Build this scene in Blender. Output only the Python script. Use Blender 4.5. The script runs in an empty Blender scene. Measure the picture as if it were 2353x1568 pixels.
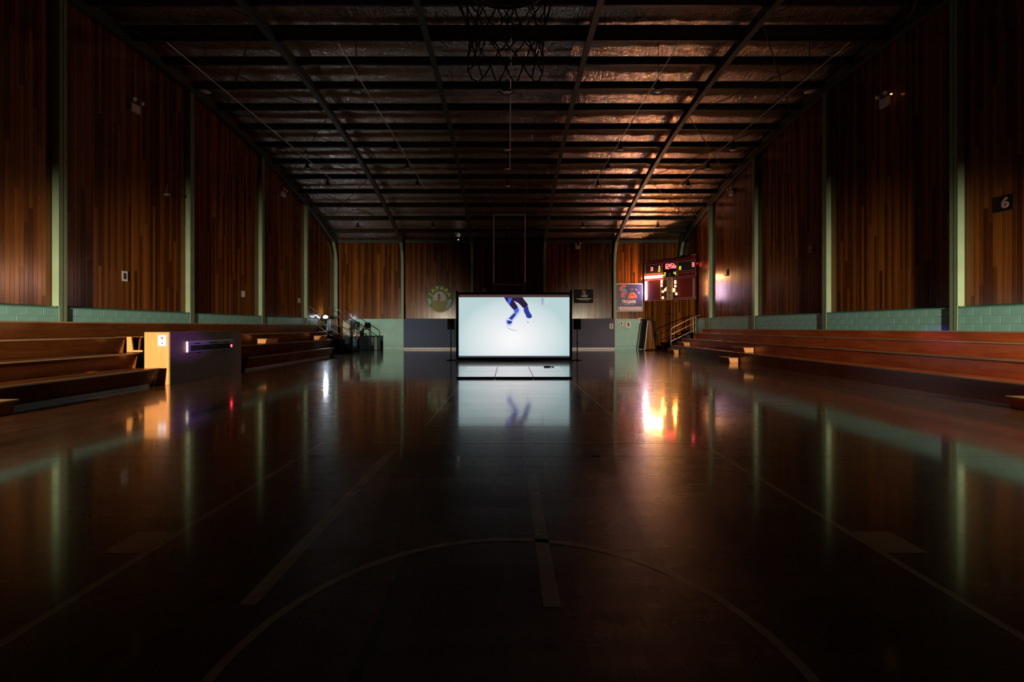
import bpy, math, random
from mathutils import Vector, Matrix
random.seed(7)
R = math.radians
C = bpy.context.scene.collection
sc = bpy.context.scene

# ------------------------------------------------------------------ camera, world, lights, exposure
F = 1046.0            # focal length in pixels of the 2353 px wide frame
CX, CY = 1168.0, 752.0
H = 1.44              # eye height
D = 29.5              # far wall
XL, XR = -11.17, 11.17
YN = -3.0             # wall behind the camera
cam = bpy.data.cameras.new('camera')
cam.sensor_width = 36.0
cam.lens = 36.0 * F / 2353.0
cam.shift_x = (1176.5 - CX) / 2353.0
cam.shift_y = -(784.0 - CY) / 2353.0
cam.clip_end = 200
cam_o = bpy.data.objects.new('camera', cam)
cam_o.location = (0, 0, H)
cam_o.rotation_euler = (R(90), 0, 0)
C.objects.link(cam_o)
sc.camera = cam_o

w = bpy.data.worlds.new('night')
w.use_nodes = True
w.node_tree.nodes['Background'].inputs[0].default_value = (0.02, 0.015, 0.02, 1)
w.node_tree.nodes['Background'].inputs[1].default_value = 0.02
sc.world = w
sc.view_settings.view_transform = 'Standard'
sc.view_settings.look = 'None'
sc.view_settings.gamma = 1.0
sc.view_settings.exposure = 0.0
sc.view_settings.use_curve_mapping = False
sc.cycles.use_denoising = True
sc.cycles.sample_clamp_indirect = 3.0
sc.cycles.sample_clamp_direct = 0.0
sc.cycles.max_bounces = 6
sc.cycles.diffuse_bounces = 1
sc.cycles.glossy_bounces = 4
sc.cycles.transmission_bounces = 4
sc.cycles.caustics_reflective = False
sc.cycles.caustics_refractive = False


def spot(name, loc, target, power, col, size, blend, rad=0.08, sx=1.0):
    l = bpy.data.lights.new(name, 'SPOT')
    l.energy = power
    l.color = col
    l.spot_size = R(size)
    l.spot_blend = blend
    l.shadow_soft_size = rad
    o = bpy.data.objects.new(name, l)
    o.location = loc
    d = Vector(target) - Vector(loc)
    o.rotation_euler = d.to_track_quat('-Z', 'Y').to_euler()
    o.scale = (sx, 1, 1)
    C.objects.link(o)
    return o


WARM = (1.0, 0.84, 0.62)
# two work lamps standing by the doors of the wall behind the camera, aimed low along the side walls
spot('hall_lamp_left', (-8.38, -2.4, 1.85), (-10.4, 13.0, -0.55), 19500, WARM, 48, 1.0, 0.08, 1.0)
spot('hall_lamp_right', (9.05, -2.4, 1.85), (11.1, 13.0, -0.55), 20500, WARM, 48, 1.0, 0.08, 1.0)
spot('added_violet_left', (-1.0, -2.4, 2.4), (-8.42, 11.75, 1.02), 6500, (.38, .12, 1.0), 4.2, 1.0, 0.05)  # added violet spot, no such lamp known, tints the bench side
spot('added_violet_right', (1.0, -2.4, 2.4), (10.9, 11.6, 1.10), 6500, (.42, .08, 1.0), 3.0, 1.0, 0.05)  # its added twin, tints the right bleacher


def P(px, py, d):
    """point of the hall seen at photo pixel (px, py) at depth d"""
    return ((px - CX) * d / F, d, H - (py - CY) * d / F)


# ------------------------------------------------------------------ object helpers
def tag(o, label, cat, group=None):
    o['label'] = label
    o['category'] = cat
    if group:
        o['group'] = group
    return o


def struct(o):
    o['kind'] = 'structure'
    return o


def thing(name, label, cat, loc=(0, 0, 0), rz=0.0, group=None):
    o = bpy.data.objects.new(name, None)
    o.empty_display_size = 0.1
    o.location = loc
    o.rotation_euler = (0, 0, rz)
    C.objects.link(o)
    return tag(o, label, cat, group)


class MB:
    def __init__(s):
        s.v = []; s.f = []; s.m = []

    def add(s, vs, fs, mi=0, M=None):
        n = len(s.v)
        if M is not None:
            vs = [tuple(M @ Vector(v)) for v in vs]
        s.v += [tuple(v) for v in vs]
        s.f += [tuple(i + n for i in f) for f in fs]
        s.m += [mi] * len(fs)
        return s

    def box(s, x0, x1, y0, y1, z0, z1, mi=0, M=None, bev=0.0):
        if x0 > x1: x0, x1 = x1, x0
        if y0 > y1: y0, y1 = y1, y0
        if z0 > z1: z0, z1 = z1, z0
        if bev <= 0:
            vs = [(x0, y0, z0), (x1, y0, z0), (x1, y1, z0), (x0, y1, z0), (x0, y0, z1), (x1, y0, z1), (x1, y1, z1), (x0, y1, z1)]
            fs = [(0, 3, 2, 1), (4, 5, 6, 7), (0, 1, 5, 4), (1, 2, 6, 5), (2, 3, 7, 6), (3, 0, 4, 7)]
            return s.add(vs, fs, mi, M)
        b = min(bev, (x1 - x0) * .45, (y1 - y0) * .45, (z1 - z0) * .45)
        vs = []
        idx = {}
        for ix, (X, sx) in enumerate(((x0, 1), (x1, -1))):
            for iy, (Y, sy) in enumerate(((y0, 1), (y1, -1))):
                for iz, (Z, sz) in enumerate(((z0, 1), (z1, -1))):
                    idx[ix, iy, iz, 0] = len(vs); vs.append((X, Y + sy * b, Z + sz * b))
                    idx[ix, iy, iz, 1] = len(vs); vs.append((X + sx * b, Y, Z + sz * b))
                    idx[ix, iy, iz, 2] = len(vs); vs.append((X + sx * b, Y + sy * b, Z))
        g = lambda a, b_, c, k: idx[a, b_, c, k]
        fs = [(g(0,0,0,0), g(0,0,1,0), g(0,1,1,0), g(0,1,0,0)), (g(1,0,0,0), g(1,1,0,0), g(1,1,1,0), g(1,0,1,0)),
              (g(0,0,0,1), g(1,0,0,1), g(1,0,1,1), g(0,0,1,1)), (g(0,1,0,1), g(0,1,1,1), g(1,1,1,1), g(1,1,0,1)),
              (g(0,0,0,2), g(0,1,0,2), g(1,1,0,2), g(1,0,0,2)), (g(0,0,1,2), g(1,0,1,2), g(1,1,1,2), g(0,1,1,2))]
        for iy in (0, 1):
            for iz in (0, 1):
                q = (g(0,iy,iz,1), g(1,iy,iz,1), g(1,iy,iz,2), g(0,iy,iz,2))
                fs.append(q if (iy + iz) % 2 == 1 else q[::-1])
        for ix in (0, 1):
            for iz in (0, 1):
                q = (g(ix,0,iz,0), g(ix,1,iz,0), g(ix,1,iz,2), g(ix,0,iz,2))
                fs.append(q if (ix + iz) % 2 == 0 else q[::-1])
            for iy in (0, 1):
                q = (g(ix,iy,0,0), g(ix,iy,1,0), g(ix,iy,1,1), g(ix,iy,0,1))
                fs.append(q if (ix + iy) % 2 == 1 else q[::-1])
        for ix in (0, 1):
            for iy in (0, 1):
                for iz in (0, 1):
                    q = (g(ix,iy,iz,0), g(ix,iy,iz,1), g(ix,iy,iz,2))
                    fs.append(q if (ix + iy + iz) % 2 == 0 else q[::-1])
        return s.add(vs, fs, mi, M)

    def tube(s, pts, r, n=8, mi=0, cap=True):
        pts = [Vector(p) for p in pts]
        rr = r if isinstance(r, (list, tuple)) else [r] * len(pts)
        rings = []
        vs = []
        for i, p in enumerate(pts):
            if i == 0: t = pts[1] - p
            elif i == len(pts) - 1: t = p - pts[i - 1]
            else: t = (pts[i + 1] - p).normalized() + (p - pts[i - 1]).normalized()
            if t.length < 1e-9: t = Vector((0, 0, 1))
            t.normalize()
            up = Vector((0, 0, 1)) if abs(t.z) < .95 else Vector((0, 1, 0))
            a = t.cross(up).normalized(); b = a.cross(t).normalized()
            rings.append(len(vs))
            for k in range(n):
                th = 2 * math.pi * k / n
                vs.append(p + (a * math.cos(th) + b * math.sin(th)) * rr[i])
        fs = []
        for i in range(len(pts) - 1):
            for k in range(n):
                k2 = (k + 1) % n
                fs.append((rings[i] + k, rings[i] + k2, rings[i + 1] + k2, rings[i + 1] + k))
        if cap:
            fs.append(tuple(rings[0] + k for k in range(n))[::-1])
            fs.append(tuple(rings[-1] + k for k in range(n)))
        return s.add(vs, fs, mi)

    def lathe(s, prof, n=16, mi=0, M=None, closed=False):
        vs = []
        for (r, z) in prof:
            for k in range(n):
                th = 2 * math.pi * k / n
                vs.append((r * math.cos(th), r * math.sin(th), z))
        fs = []
        for i in range(len(prof) - 1):
            for k in range(n):
                k2 = (k + 1) % n
                fs.append((i * n + k, i * n + k2, (i + 1) * n + k2, (i + 1) * n + k))
        fs.append(tuple(range(n))[::-1])
        fs.append(tuple((len(prof) - 1) * n + k for k in range(n)))
        return s.add(vs, fs, mi, M)

    def ring(s, R0, r, n=32, m=8, mi=0, M=None):
        vs = []; fs = []
        for i in range(n):
            a = 2 * math.pi * i / n
            for j in range(m):
                b = 2 * math.pi * j / m
                q = R0 + r * math.cos(b)
                vs.append((q * math.cos(a), q * math.sin(a), r * math.sin(b)))
        for i in range(n):
            for j in range(m):
                fs.append((i * m + j, ((i + 1) % n) * m + j, ((i + 1) % n) * m + (j + 1) % m, i * m + (j + 1) % m))
        return s.add(vs, fs, mi, M)

    def poly(s, pts, th, mi=0, M=None):
        """flat outline in local x,z extruded by th towards -y"""
        n = len(pts)
        vs = [(x, 0, z) for x, z in pts] + [(x, -th, z) for x, z in pts]
        fs = [tuple(range(n))[::-1], tuple(range(n, 2 * n))]
        for i in range(n):
            j = (i + 1) % n
            fs.append((i, j, n + j, n + i))
        return s.add(vs, fs, mi, M)

    def build(s, name, mats, parent=None, smooth=False, loc=None, rot=None):
        me = bpy.data.meshes.new(name)
        me.from_pydata(s.v, [], s.f)
        if not isinstance(mats, (list, tuple)):
            mats = [mats]
        for m in mats:
            me.materials.append(m)
        if len(mats) > 1:
            me.polygons.foreach_set('material_index', s.m)
        if smooth:
            me.polygons.foreach_set('use_smooth', [True] * len(me.polygons))
        me.update()
        o = bpy.data.objects.new(name, me)
        C.objects.link(o)
        if parent: o.parent = parent
        if loc: o.location = loc
        if rot: o.rotation_euler = rot
        return o


def copy_tree(o, parent=None):
    c = o.copy()
    C.objects.link(c)
    c.parent = parent
    for ch in list(o.children):
        copy_tree(ch, c)
    return c


def text_mesh(name, body, size, mat, parent, loc, rot=(R(90), 0, 0), extrude=0.004, align='CENTER', sx=1.0, bold=0.0, shear=0.0):
    cu = bpy.data.curves.new(name, 'FONT')
    cu.body = body
    cu.size = size
    cu.extrude = extrude
    cu.offset = bold
    cu.shear = shear
    cu.align_x = align
    cu.align_y = 'CENTER'
    cu.resolution_u = 3
    t = bpy.data.objects.new(name, cu)
    C.objects.link(t)
    bpy.context.view_layer.update()
    me = bpy.data.meshes.new_from_object(t.evaluated_get(bpy.context.evaluated_depsgraph_get()))
    bpy.data.objects.remove(t)
    me.materials.clear()
    me.materials.append(mat)
    for v in me.vertices:
        v.co.x *= sx
    o = bpy.data.objects.new(name, me)
    C.objects.link(o)
    if parent: o.parent = parent
    o.location = loc
    o.rotation_euler = rot
    return o


# ------------------------------------------------------------------ materials
class NT:
    def __init__(s, name):
        s.m = bpy.data.materials.new(name)
        s.m.use_nodes = True
        s.t = s.m.node_tree
        s.b = s.t.nodes['Principled BSDF']

    def n(s, typ, **kw):
        nd = s.t.nodes.new(typ)
        for k, v in kw.items():
            setattr(nd, k, v)
        return nd

    def l(s, a, b):
        s.t.links.new(a, b)

    def math(s, op, a, b=None):
        nd = s.n('ShaderNodeMath', operation=op)
        for i, x in enumerate((a, b)):
            if x is None: continue
            if isinstance(x, (int, float)): nd.inputs[i].default_value = x
            else: s.l(x, nd.inputs[i])
        return nd.outputs[0]

    def ramp(s, fac, stops):
        r = s.n('ShaderNodeValToRGB')
        el = r.color_ramp.elements
        while len(el) < len(stops): el.new(0.5)
        for e, (p, c) in zip(el, stops):
            e.position = p
            e.color = (*c, 1)
        s.l(fac, r.inputs[0])
        return r.outputs[0]

    def noise(s, vec, scale, detail=3, rough=.55, dist=0.0):
        nd = s.n('ShaderNodeTexNoise')
        nd.inputs['Scale'].default_value = scale
        nd.inputs['Detail'].default_value = detail
        nd.inputs['Roughness'].default_value = rough
        nd.inputs['Distortion'].default_value = dist
        if vec is not None: s.l(vec, nd.inputs['Vector'])
        return nd.outputs['Fac']

    def mapping(s, vec, scale, rot=(0, 0, 0)):
        nd = s.n('ShaderNodeMapping')
        nd.inputs['Scale'].default_value = scale
        nd.inputs['Rotation'].default_value = rot
        s.l(vec, nd.inputs['Vector'])
        return nd.outputs[0]

    def pos(s):
        return s.n('ShaderNodeNewGeometry').outputs['Position']

    def bump(s, h, strength, dist=0.01):
        nd = s.n('ShaderNodeBump')
        nd.inputs['Strength'].default_value = strength
        nd.inputs['Distance'].default_value = dist
        s.l(h, nd.inputs['Height'])
        s.l(nd.outputs[0], s.b.inputs['Normal'])

    def set(s, **kw):
        for k, v in kw.items():
            key = {'col': 'Base Color', 'rough': 'Roughness', 'metal': 'Metallic', 'spec': 'Specular IOR Level', 'coat': 'Coat Weight', 'coatr': 'Coat Roughness'}[k]
            s.b.inputs[key].default_value = (*v, 1) if k == 'col' else v
        return s


def plain(name, col, rough=.5, metal=0.0, var=0.15, scale=6.0, spec=.5):
    t = NT(name)
    t.set(rough=rough, metal=metal, spec=spec)
    f = t.noise(t.n('ShaderNodeTexCoord').outputs['Object'], scale, 4)
    a = tuple(c * (1 - var) for c in col); b = tuple(min(1, c * (1 + var)) for c in col)
    t.l(t.ramp(f, [(.3, a), (.7, b)]), t.b.inputs['Base Color'])
    rr = t.math('ADD', t.math('MULTIPLY', f, .12), rough - .06)
    t.l(rr, t.b.inputs['Roughness'])
    return t.m


def emit(name, col, strength):
    t = NT(name)
    t.set(col=(0.02, 0.02, 0.02), rough=.3)
    t.b.inputs['Emission Color'].default_value = (*col, 1)
    t.b.inputs['Emission Strength'].default_value = strength
    return t.m


def wall_wood(name, ax):
    """vertical tongue and groove boards; ax = world direction across the boards"""
    t = NT(name)
    p = t.pos()
    dot = t.n('ShaderNodeVectorMath', operation='DOT_PRODUCT')
    t.l(p, dot.inputs[0]); dot.inputs[1].default_value = ax
    u = dot.outputs['Value']
    sep = t.n('ShaderNodeSeparateXYZ'); t.l(p, sep.inputs[0]); z = sep.outputs['Z']
    cell = t.math('FLOOR', t.math('MULTIPLY', u, 10.0))
    wn = t.n('ShaderNodeTexWhiteNoise', noise_dimensions='1D'); t.l(cell, wn.inputs['W'])
    zc = t.math('FLOOR', t.math('ADD', t.math('MULTIPLY', z, .24), t.math('MULTIPLY', wn.outputs[0], 9.0)))
    cv = t.n('ShaderNodeCombineXYZ'); t.l(cell, cv.inputs[0]); t.l(zc, cv.inputs[1])
    w2 = t.n('ShaderNodeTexWhiteNoise', noise_dimensions='2D'); t.l(cv.outputs[0], w2.inputs['Vector'])
    gv = t.n('ShaderNodeCombineXYZ'); t.l(t.math('MULTIPLY', u, 30.0), gv.inputs[0]); t.l(t.math('MULTIPLY', z, 1.3), gv.inputs[1]); t.l(w2.outputs[0], gv.inputs[2])
    g = t.noise(gv.outputs[0], 1.0, 4, .6, .6)
    f = t.math('ADD', t.math('MULTIPLY', w2.outputs[0], .68), t.math('MULTIPLY', g, .38))
    c = t.ramp(f, [(.05, (.036, .008, .002)), (.35, (.080, .022, .0035)), (.65, (.165, .050, .0075)), (.95, (.29, .102, .016))])
    t.l(c, t.b.inputs['Base Color'])
    t.set(spec=.45 if ax == (0, 1, 0) else .25)
    t.l(t.math('ADD', .13, t.math('MULTIPLY', g, .14)), t.b.inputs['Roughness'])
    # each board sits at its own slight angle and is a little cupped
    bu = t.math('FRACT', t.math('MULTIPLY', u, 10.0))
    tilt = t.math('MULTIPLY', bu, t.math('SUBTRACT', wn.outputs[0], .5))
    h = t.math('ADD', t.math('MULTIPLY', tilt, .5), t.math('MULTIPLY', g, .10))
    t.bump(h, .5, .004)
    return t.m


M = {}
M['wood_side'] = wall_wood('varnished wall boards side', (0, 1, 0))
M['wood_back'] = wall_wood('varnished wall boards back', (1, 0, 0))
M['wood_diag'] = wall_wood('varnished wall boards corner', (.72, -.694, 0))


def floor_mat(name='polished dark floor boards', stops=((.1, (.060, .021, .008)), (.5, (.085, .031, .012)), (.9, (.125, .050, .020)))):
    t = NT(name)
    p = t.pos()
    sep = t.n('ShaderNodeSeparateXYZ'); t.l(p, sep.inputs[0])
    x, y = sep.outputs['X'], sep.outputs['Y']
    cell = t.math('FLOOR', t.math('MULTIPLY', x, 1 / .085))
    wn = t.n('ShaderNodeTexWhiteNoise', noise_dimensions='1D'); t.l(cell, wn.inputs['W'])
    yc = t.math('FLOOR', t.math('ADD', t.math('MULTIPLY', y, .4), t.math('MULTIPLY', wn.outputs[0], 7)))
    cv = t.n('ShaderNodeCombineXYZ'); t.l(cell, cv.inputs[0]); t.l(yc, cv.inputs[1])
    w2 = t.n('ShaderNodeTexWhiteNoise', noise_dimensions='2D'); t.l(cv.outputs[0], w2.inputs['Vector'])
    g = t.noise(t.mapping(p, (40, 1.5, 1)), 1.0, 4, .6, .4)
    f = t.math('ADD', t.math('MULTIPLY', w2.outputs[0], .6), t.math('MULTIPLY', g, .4))
    t.l(t.ramp(f, list(stops)), t.b.inputs['Base Color'])
    sm = t.noise(t.mapping(p, (.6, 2.2, 1)), 1.0, 5, .65)
    t.l(t.math('ADD', .18, t.math('MULTIPLY', sm, .18)), t.b.inputs['Roughness'])
    t.l(t.math('ADD', .03, t.math('MULTIPLY', sm, .11)), t.b.inputs['Coat Roughness'])
    t.set(coat=1.0)
    t.b.inputs['Coat IOR'].default_value = 1.40
    # boards ripple over the joists; sanding marks across the hall; fine scratches
    a = t.noise(t.mapping(p, (.35, 9.0, 1)), 1.0, 5, .62)
    b = t.noise(t.mapping(p, (1.5, 55.0, 1), (0, 0, R(4))), 1.0, 3, .6)
    joint = t.math('LESS_THAN', t.math('FRACT', t.math('MULTIPLY', x, 1 / .51)), .012)
    h = t.math('ADD', t.math('MULTIPLY', a, 1.0), t.math('ADD', t.math('MULTIPLY', b, .10), t.math('MULTIPLY', joint, -.25)))
    t.bump(h, .20, .006)
    t.set(spec=.35)
    return t.m


M['floor'] = floor_mat()


def foil_mat():
    t = NT('crinkled silver roof foil')
    p = t.pos()
    a = t.noise(t.mapping(p, (3.0, .9, 1), (0, 0, R(28))), 1.0, 4, .6, 1.2)
    b = t.noise(t.mapping(p, (7.0, 16, 4), (0, 0, R(-10))), 1.0, 5, .65, 1.0)
    vo = t.n('ShaderNodeTexVoronoi', feature='DISTANCE_TO_EDGE'); vo.inputs['Scale'].default_value = 5.0
    wv = t.n('ShaderNodeVectorMath', operation='ADD'); t.l(t.mapping(p, (1.0, .45, 1), (0, 0, R(20))), wv.inputs[0])
    cb = t.n('ShaderNodeCombineXYZ'); t.l(b, cb.inputs[0]); t.l(a, cb.inputs[1]); t.l(cb.outputs[0], wv.inputs[1])
    t.l(wv.outputs[0], vo.inputs['Vector'])
    crease = t.math('MINIMUM', t.math('MULTIPLY', vo.outputs['Distance'], 6.0), 1.0)
    sep = t.n('ShaderNodeSeparateXYZ'); t.l(p, sep.inputs[0])
    fr = t.math('FRACT', t.math('DIVIDE', sep.outputs['X'], 1.36))
    seam = t.math('LESS_THAN', fr, .03)
    def ridge(sc_, rz, det):
        q = t.noise(t.mapping(p, sc_, (0, 0, R(rz))), 1.0, det, .6, .8)
        return t.math('SUBTRACT', 1.0, t.math('ABSOLUTE', t.math('SUBTRACT', t.math('MULTIPLY', q, 2.0), 1.0)))
    r1 = t.math('POWER', ridge((5.5, 1.1, 1), 24, 3), 4.0)
    r2 = t.math('POWER', ridge((2.2, 7.5, 1), -18, 3), 4.0)
    r3 = t.math('POWER', ridge((15, 6, 1), 40, 2), 3.0)
    h = t.math('ADD', t.math('ADD', t.math('MULTIPLY', a, .8), t.math('MULTIPLY', b, .25)), t.math('ADD', t.math('MULTIPLY', crease, .15), t.math('MULTIPLY', seam, .5)))
    h = t.math('ADD', h, t.math('ADD', t.math('MULTIPLY', r1, .75), t.math('ADD', t.math('MULTIPLY', r2, .35), t.math('MULTIPLY', r3, .18))))
    t.bump(h, 1.0, .013)
    t.l(t.ramp(b, [(.3, (.70, .60, .52)), (.7, (.93, .84, .76))]), t.b.inputs['Base Color'])
    t.set(metal=.95, rough=.20)
    return t.m


M['foil'] = foil_mat()


def ply(name, dark, mid, light, ax, rough=.28):
    t = NT(name)
    p = t.pos()
    g = t.noise(t.mapping(p, (1.2, .8, 9) if ax == 'h' else (9, 9, 1)), 1.0, 5, .6, 1.5)
    g2 = t.noise(p, .9, 3)
    f = t.math('ADD', t.math('MULTIPLY', g, .65), t.math('MULTIPLY', g2, .35))
    t.l(t.ramp(f, [(.3, dark), (.5, mid), (.7, light)]), t.b.inputs['Base Color'])
    t.l(t.math('ADD', rough - .08, t.math('MULTIPLY', g2, .16)), t.b.inputs['Roughness'])
    t.bump(g, .12, .004)
    return t.m


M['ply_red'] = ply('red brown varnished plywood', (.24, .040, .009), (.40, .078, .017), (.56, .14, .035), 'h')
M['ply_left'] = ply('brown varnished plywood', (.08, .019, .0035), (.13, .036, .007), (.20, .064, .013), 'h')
M['nosing'] = ply('worn pale bench edge', (.22, .12, .05), (.36, .21, .09), (.48, .30, .14), 'h', .35)
M['chip'] = ply('raw chipboard', (.54, .20, .045), (.62, .245, .058), (.70, .30, .08), 'v', .6)
M['teal'] = plain('teal wall paint', (.23, .48, .42), .45, var=.12, scale=2.0)
M['teal_dark'] = plain('teal trim paint', (.10, .30, .23), .4, var=.12)
M['mortar'] = plain('teal painted mortar', (.19, .42, .36), .6)
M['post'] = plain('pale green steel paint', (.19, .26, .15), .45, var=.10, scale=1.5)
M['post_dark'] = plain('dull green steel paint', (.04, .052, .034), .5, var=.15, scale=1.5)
M['steel_dark'] = plain('dark roof steel', (.028, .022, .020), .5, var=.2)
M['blue_pad'] = plain('slate blue wall padding', (.08, .11, .20), .6, var=.10, scale=.8, spec=.15)
M['blue_pad_r'] = plain('greyer wall padding', (.11, .105, .16), .6, var=.10, scale=.8, spec=.15)
M['skirt'] = plain('pale skirting', (.42, .40, .38), .35)
M['black'] = plain('matt black', (.010, .010, .012), .6, var=.2, spec=.15)
M['blackgloss'] = plain('satin black', (.012, .012, .016), .22, var=.2)
M['white'] = plain('off white enamel', (.62, .60, .55), .4, var=.06)
M['paper'] = plain('white paper', (.75, .70, .66), .7, var=.05)
M['grey'] = plain('grey metal', (.28, .27, .26), .35, metal=.4)
M['steel'] = plain('galvanised tube', (.55, .53, .48), .30, metal=.8)
M['galv'] = plain('grey conduit', (.72, .71, .70), .35)
M['rail_dark'] = plain('dark painted tube', (.06, .045, .04), .35, metal=.3)
M['mat_white'] = plain('white melamine', (.74, .76, .72), .22, var=.05, scale=3)
M['mat_white'].node_tree.nodes['Principled BSDF'].inputs['Coat Weight'].default_value = 1.0
M['mat_white'].node_tree.nodes['Principled BSDF'].inputs['Coat Roughness'].default_value = .12
M['rimred'] = plain('dark red rim enamel', (.15, .025, .012), .4)
M['net'] = plain('dark net cord', (.035, .010, .008), .8)
M['maroon'] = plain('maroon cabinet', (.11, .005, .009), .45, var=.1)
M['maroon_lit'] = plain('lit maroon panel', (.12, .010, .009), .45, var=.15)  # maroon cabinet colour with the nearby lamps' glow put in
M['disp'] = plain('smoked display glass', (.028, .022, .018), .25)
M['strip'] = plain('pink grey border strip', (.42, .26, .23), .45)
M['tanplate'] = plain('tan name plate', (.40, .24, .16), .5)
M['tandark'] = plain('dark plate letters', (.05, .02, .02), .5)
M['green'] = plain('sign green', (.015, .13, .045), .5)
M['olive'] = plain('sign olive', (.24, .25, .05), .5)
M['yellow'] = plain('sign yellow', (.80, .58, .04), .5)
M['signwhite'] = plain('sign white', (.55, .50, .46), .5)
M['navy'] = plain('sign navy', (.022, .016, .065), .4)
M['signred'] = plain('sign red', (.55, .06, .03), .4)
M['signblue'] = plain('sign light blue', (.06, .22, .34), .4)
M['signorange'] = plain('sign orange', (.60, .13, .03), .4)
M['pinkwhite'] = plain('sign border', (.72, .60, .58), .45)
M['line'] = floor_mat('worn court line paint', ((.1, (.42, .33, .28)), (.5, (.52, .42, .36)), (.9, (.62, .52, .45))))
M['line_dark'] = floor_mat('dark court line paint', ((.1, (.010, .006, .005)), (.9, (.014, .009, .008))))
M['glass'] = None
gt = NT('clear backboard sheet'); gt.set(col=(.9, .9, .9), rough=.05); gt.b.inputs['Transmission Weight'].default_value = .97; M['glass'] = gt.m
M['tube_h'] = emit('warm white tube', (1.0, .42, .14), 270)
M['tube_v'] = emit('cool white tube', (1.0, .66, .95), 125)
M['bulb'] = emit('warm lamp', (1.0, .34, .065), 85)
M['bulbred'] = emit('red lamp', (1.0, .12, .10), 5)
M['led_red'] = emit('red digits', (1.0, .05, .06), 6)
M['led_pale'] = emit('pale red digits', (1.0, .07, .075), 10)
M['led_yellow'] = emit('yellow digits', (1.0, .85, .05), 2.2)
M['led_red2'] = emit('red indicator', (1.0, .02, .06), 26)
M['flood'] = emit('emergency lamp', (.78, .88, 1.0), 120)
M['exitgreen'] = emit('exit sign face', (.05, .8, .45), 1.5)
M['led_tiny'] = emit('tiny indicator', (1.0, .95, .9), 6)
M['led_amber'] = emit('amber indicator', (1.0, .45, .08), 3)


# ------------------------------------------------------------------ roof profile (arched portal roof)
def arch(y, top):
    """height of the roof above the floor at depth y; top = height units at the crown"""
    q = y / D - .45
    return H + (top - 365.0 * q * q) * D / F


def foil_z(y): return arch(y, 313)
def purl_z(y): return arch(y, 304)
def flange_z(y): return arch(y, 292)


# ------------------------------------------------------------------ floor
fl = struct(MB().box(XL - .3, XR + .3, YN - .3, D + .3, -.2, -.012).build('floor', M['floor']))
fb = MB().box(-.0423, .0423, YN, 8.4, -.012, 0)
fb_o = fb.build('floor_board', M['floor'], fl)
n_b = 212
for i in range(n_b):
    x = -9.0 + .085 * (i + .5)
    o = fb_o if i == 0 else fb_o.copy()
    if i: C.objects.link(o); o.parent = fl
    o.location = (x, 0, 0)
st = MB()
for i in range(int((XR - XL) / .085)):
    x = XL + .085 * (i + .5)
    st.box(x - .0423, x + .0423, 8.402, D, -.012, 0)
    if abs(x) > 9.0: st.box(x - .0415, x + .0415, YN, 8.4, -.012, 0)
o = st.build('far_boards', M['floor'], fl); o['kind'] = 'stuff'


def line(x0, x1, y0, y1, mat='line'):
    MB().box(x0, x1, y0, y1, .0002, .0012 if mat == 'line' else .0007).build('court_line', M[mat], fl)


def arc_line(cx, cy, r, wd, a0, a1, mat='line', n=72):
    m = MB(); vs = []; fs = []
    for i in range(n + 1):
        a = R(a0 + (a1 - a0) * i / n)
        for rr in (r - wd / 2, r + wd / 2):
            vs.append((cx + rr * math.cos(a), cy + rr * math.sin(a), .0012))
    for i in range(n):
        fs.append((2 * i, 2 * i + 1, 2 * i + 3, 2 * i + 2))
    m.add(vs, fs).build('court_line', M[mat], fl)


arc_line(.01, 1.85, 1.235, .05, -20, 200)
line(-2.335, -2.285, .2, 5.68); line(2.36, 2.41, .2, 5.68); line(-2.285, 2.36, 5.63, 5.68)
line(-2.60, -2.335, 2.9, 3.2); line(2.41, 2.68, 2.9, 3.2)
line(-1.40, -1.31, 2.36, 5.3)
line(.18, .27, 2.34, 4.6)
line(.93, 1.02, 2.3, 5.4, 'line_dark'); line(-.65, -.60, 1.5, 3.0, 'line_dark')
line(-1.3, 1.6, 6.57, 6.62)
line(-8.0, 8.5, 5.05, 5.09, 'line_dark')
line(1.685, 1.705, 6.0, 12.5); line(-1.22, -1.205, 6.5, 12.0)

# ------------------------------------------------------------------ ceiling: foil, purlins, rafters
vs = []; fs = []
NY, NX = 96, 40
for j in range(NY + 1):
    y = YN + (D + .2 - YN) * j / NY
    for i in range(NX + 1):
        x = XL - .2 + (XR - XL + .4) * i / NX
        sag = .03 * math.sin(j * 2.1 + i * .7) * math.sin(i * 1.3)
        vs.append((x, y, foil_z(y) + sag))
n0 = len(vs)
for j in range(NY):
    for i in range(NX):
        a = j * (NX + 1) + i
        fs.append((a, a + NX + 1, a + NX + 2, a + 1))
ceil = struct(MB().add(vs, fs).build('ceiling', M['foil'], smooth=True))
# roof deck above the foil
MB().add([(x, y, foil_z(y) + .25) for y in [YN + (D + .3 - YN) * j / 24 for j in range(25)] for x in (XL - .4, XR + .4)],
         [(2 * j, 2 * j + 1, 2 * j + 3, 2 * j + 2) for j in range(24)]).build('roof_deck', M['steel_dark'], ceil)
k = 0
step = .0458 * D
ys = [.45 * D + step * i for i in range(-11, 13)]
for i, y in enumerate(ys):
    if y < YN + .1 or y > D - .2: continue
    z = purl_z(y)
    slope = -2 * 365 * (y / D - .45) / F
    Mx = Matrix.Translation((0, y, z)) @ Matrix.Rotation(math.atan(slope), 4, 'X')
    hh = .11 if abs(y - .45 * D) > .1 else .20
    m = MB()
    m.box(XL, XR, -.012, .012, -hh, hh, M=Mx)
    m.box(XL, XR, -.012, .07, -hh, -hh + .02, M=Mx)
    m.box(XL, XR, -.07, .012, hh - .02, hh, M=Mx)
    m.build('purlin', M['steel_dark'], ceil)
MB().box(XL, XR, D - .14, D - .01, foil_z(D) - .28, foil_z(D) - .10).build('eave_beam', M['post_dark'], ceil)

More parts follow.
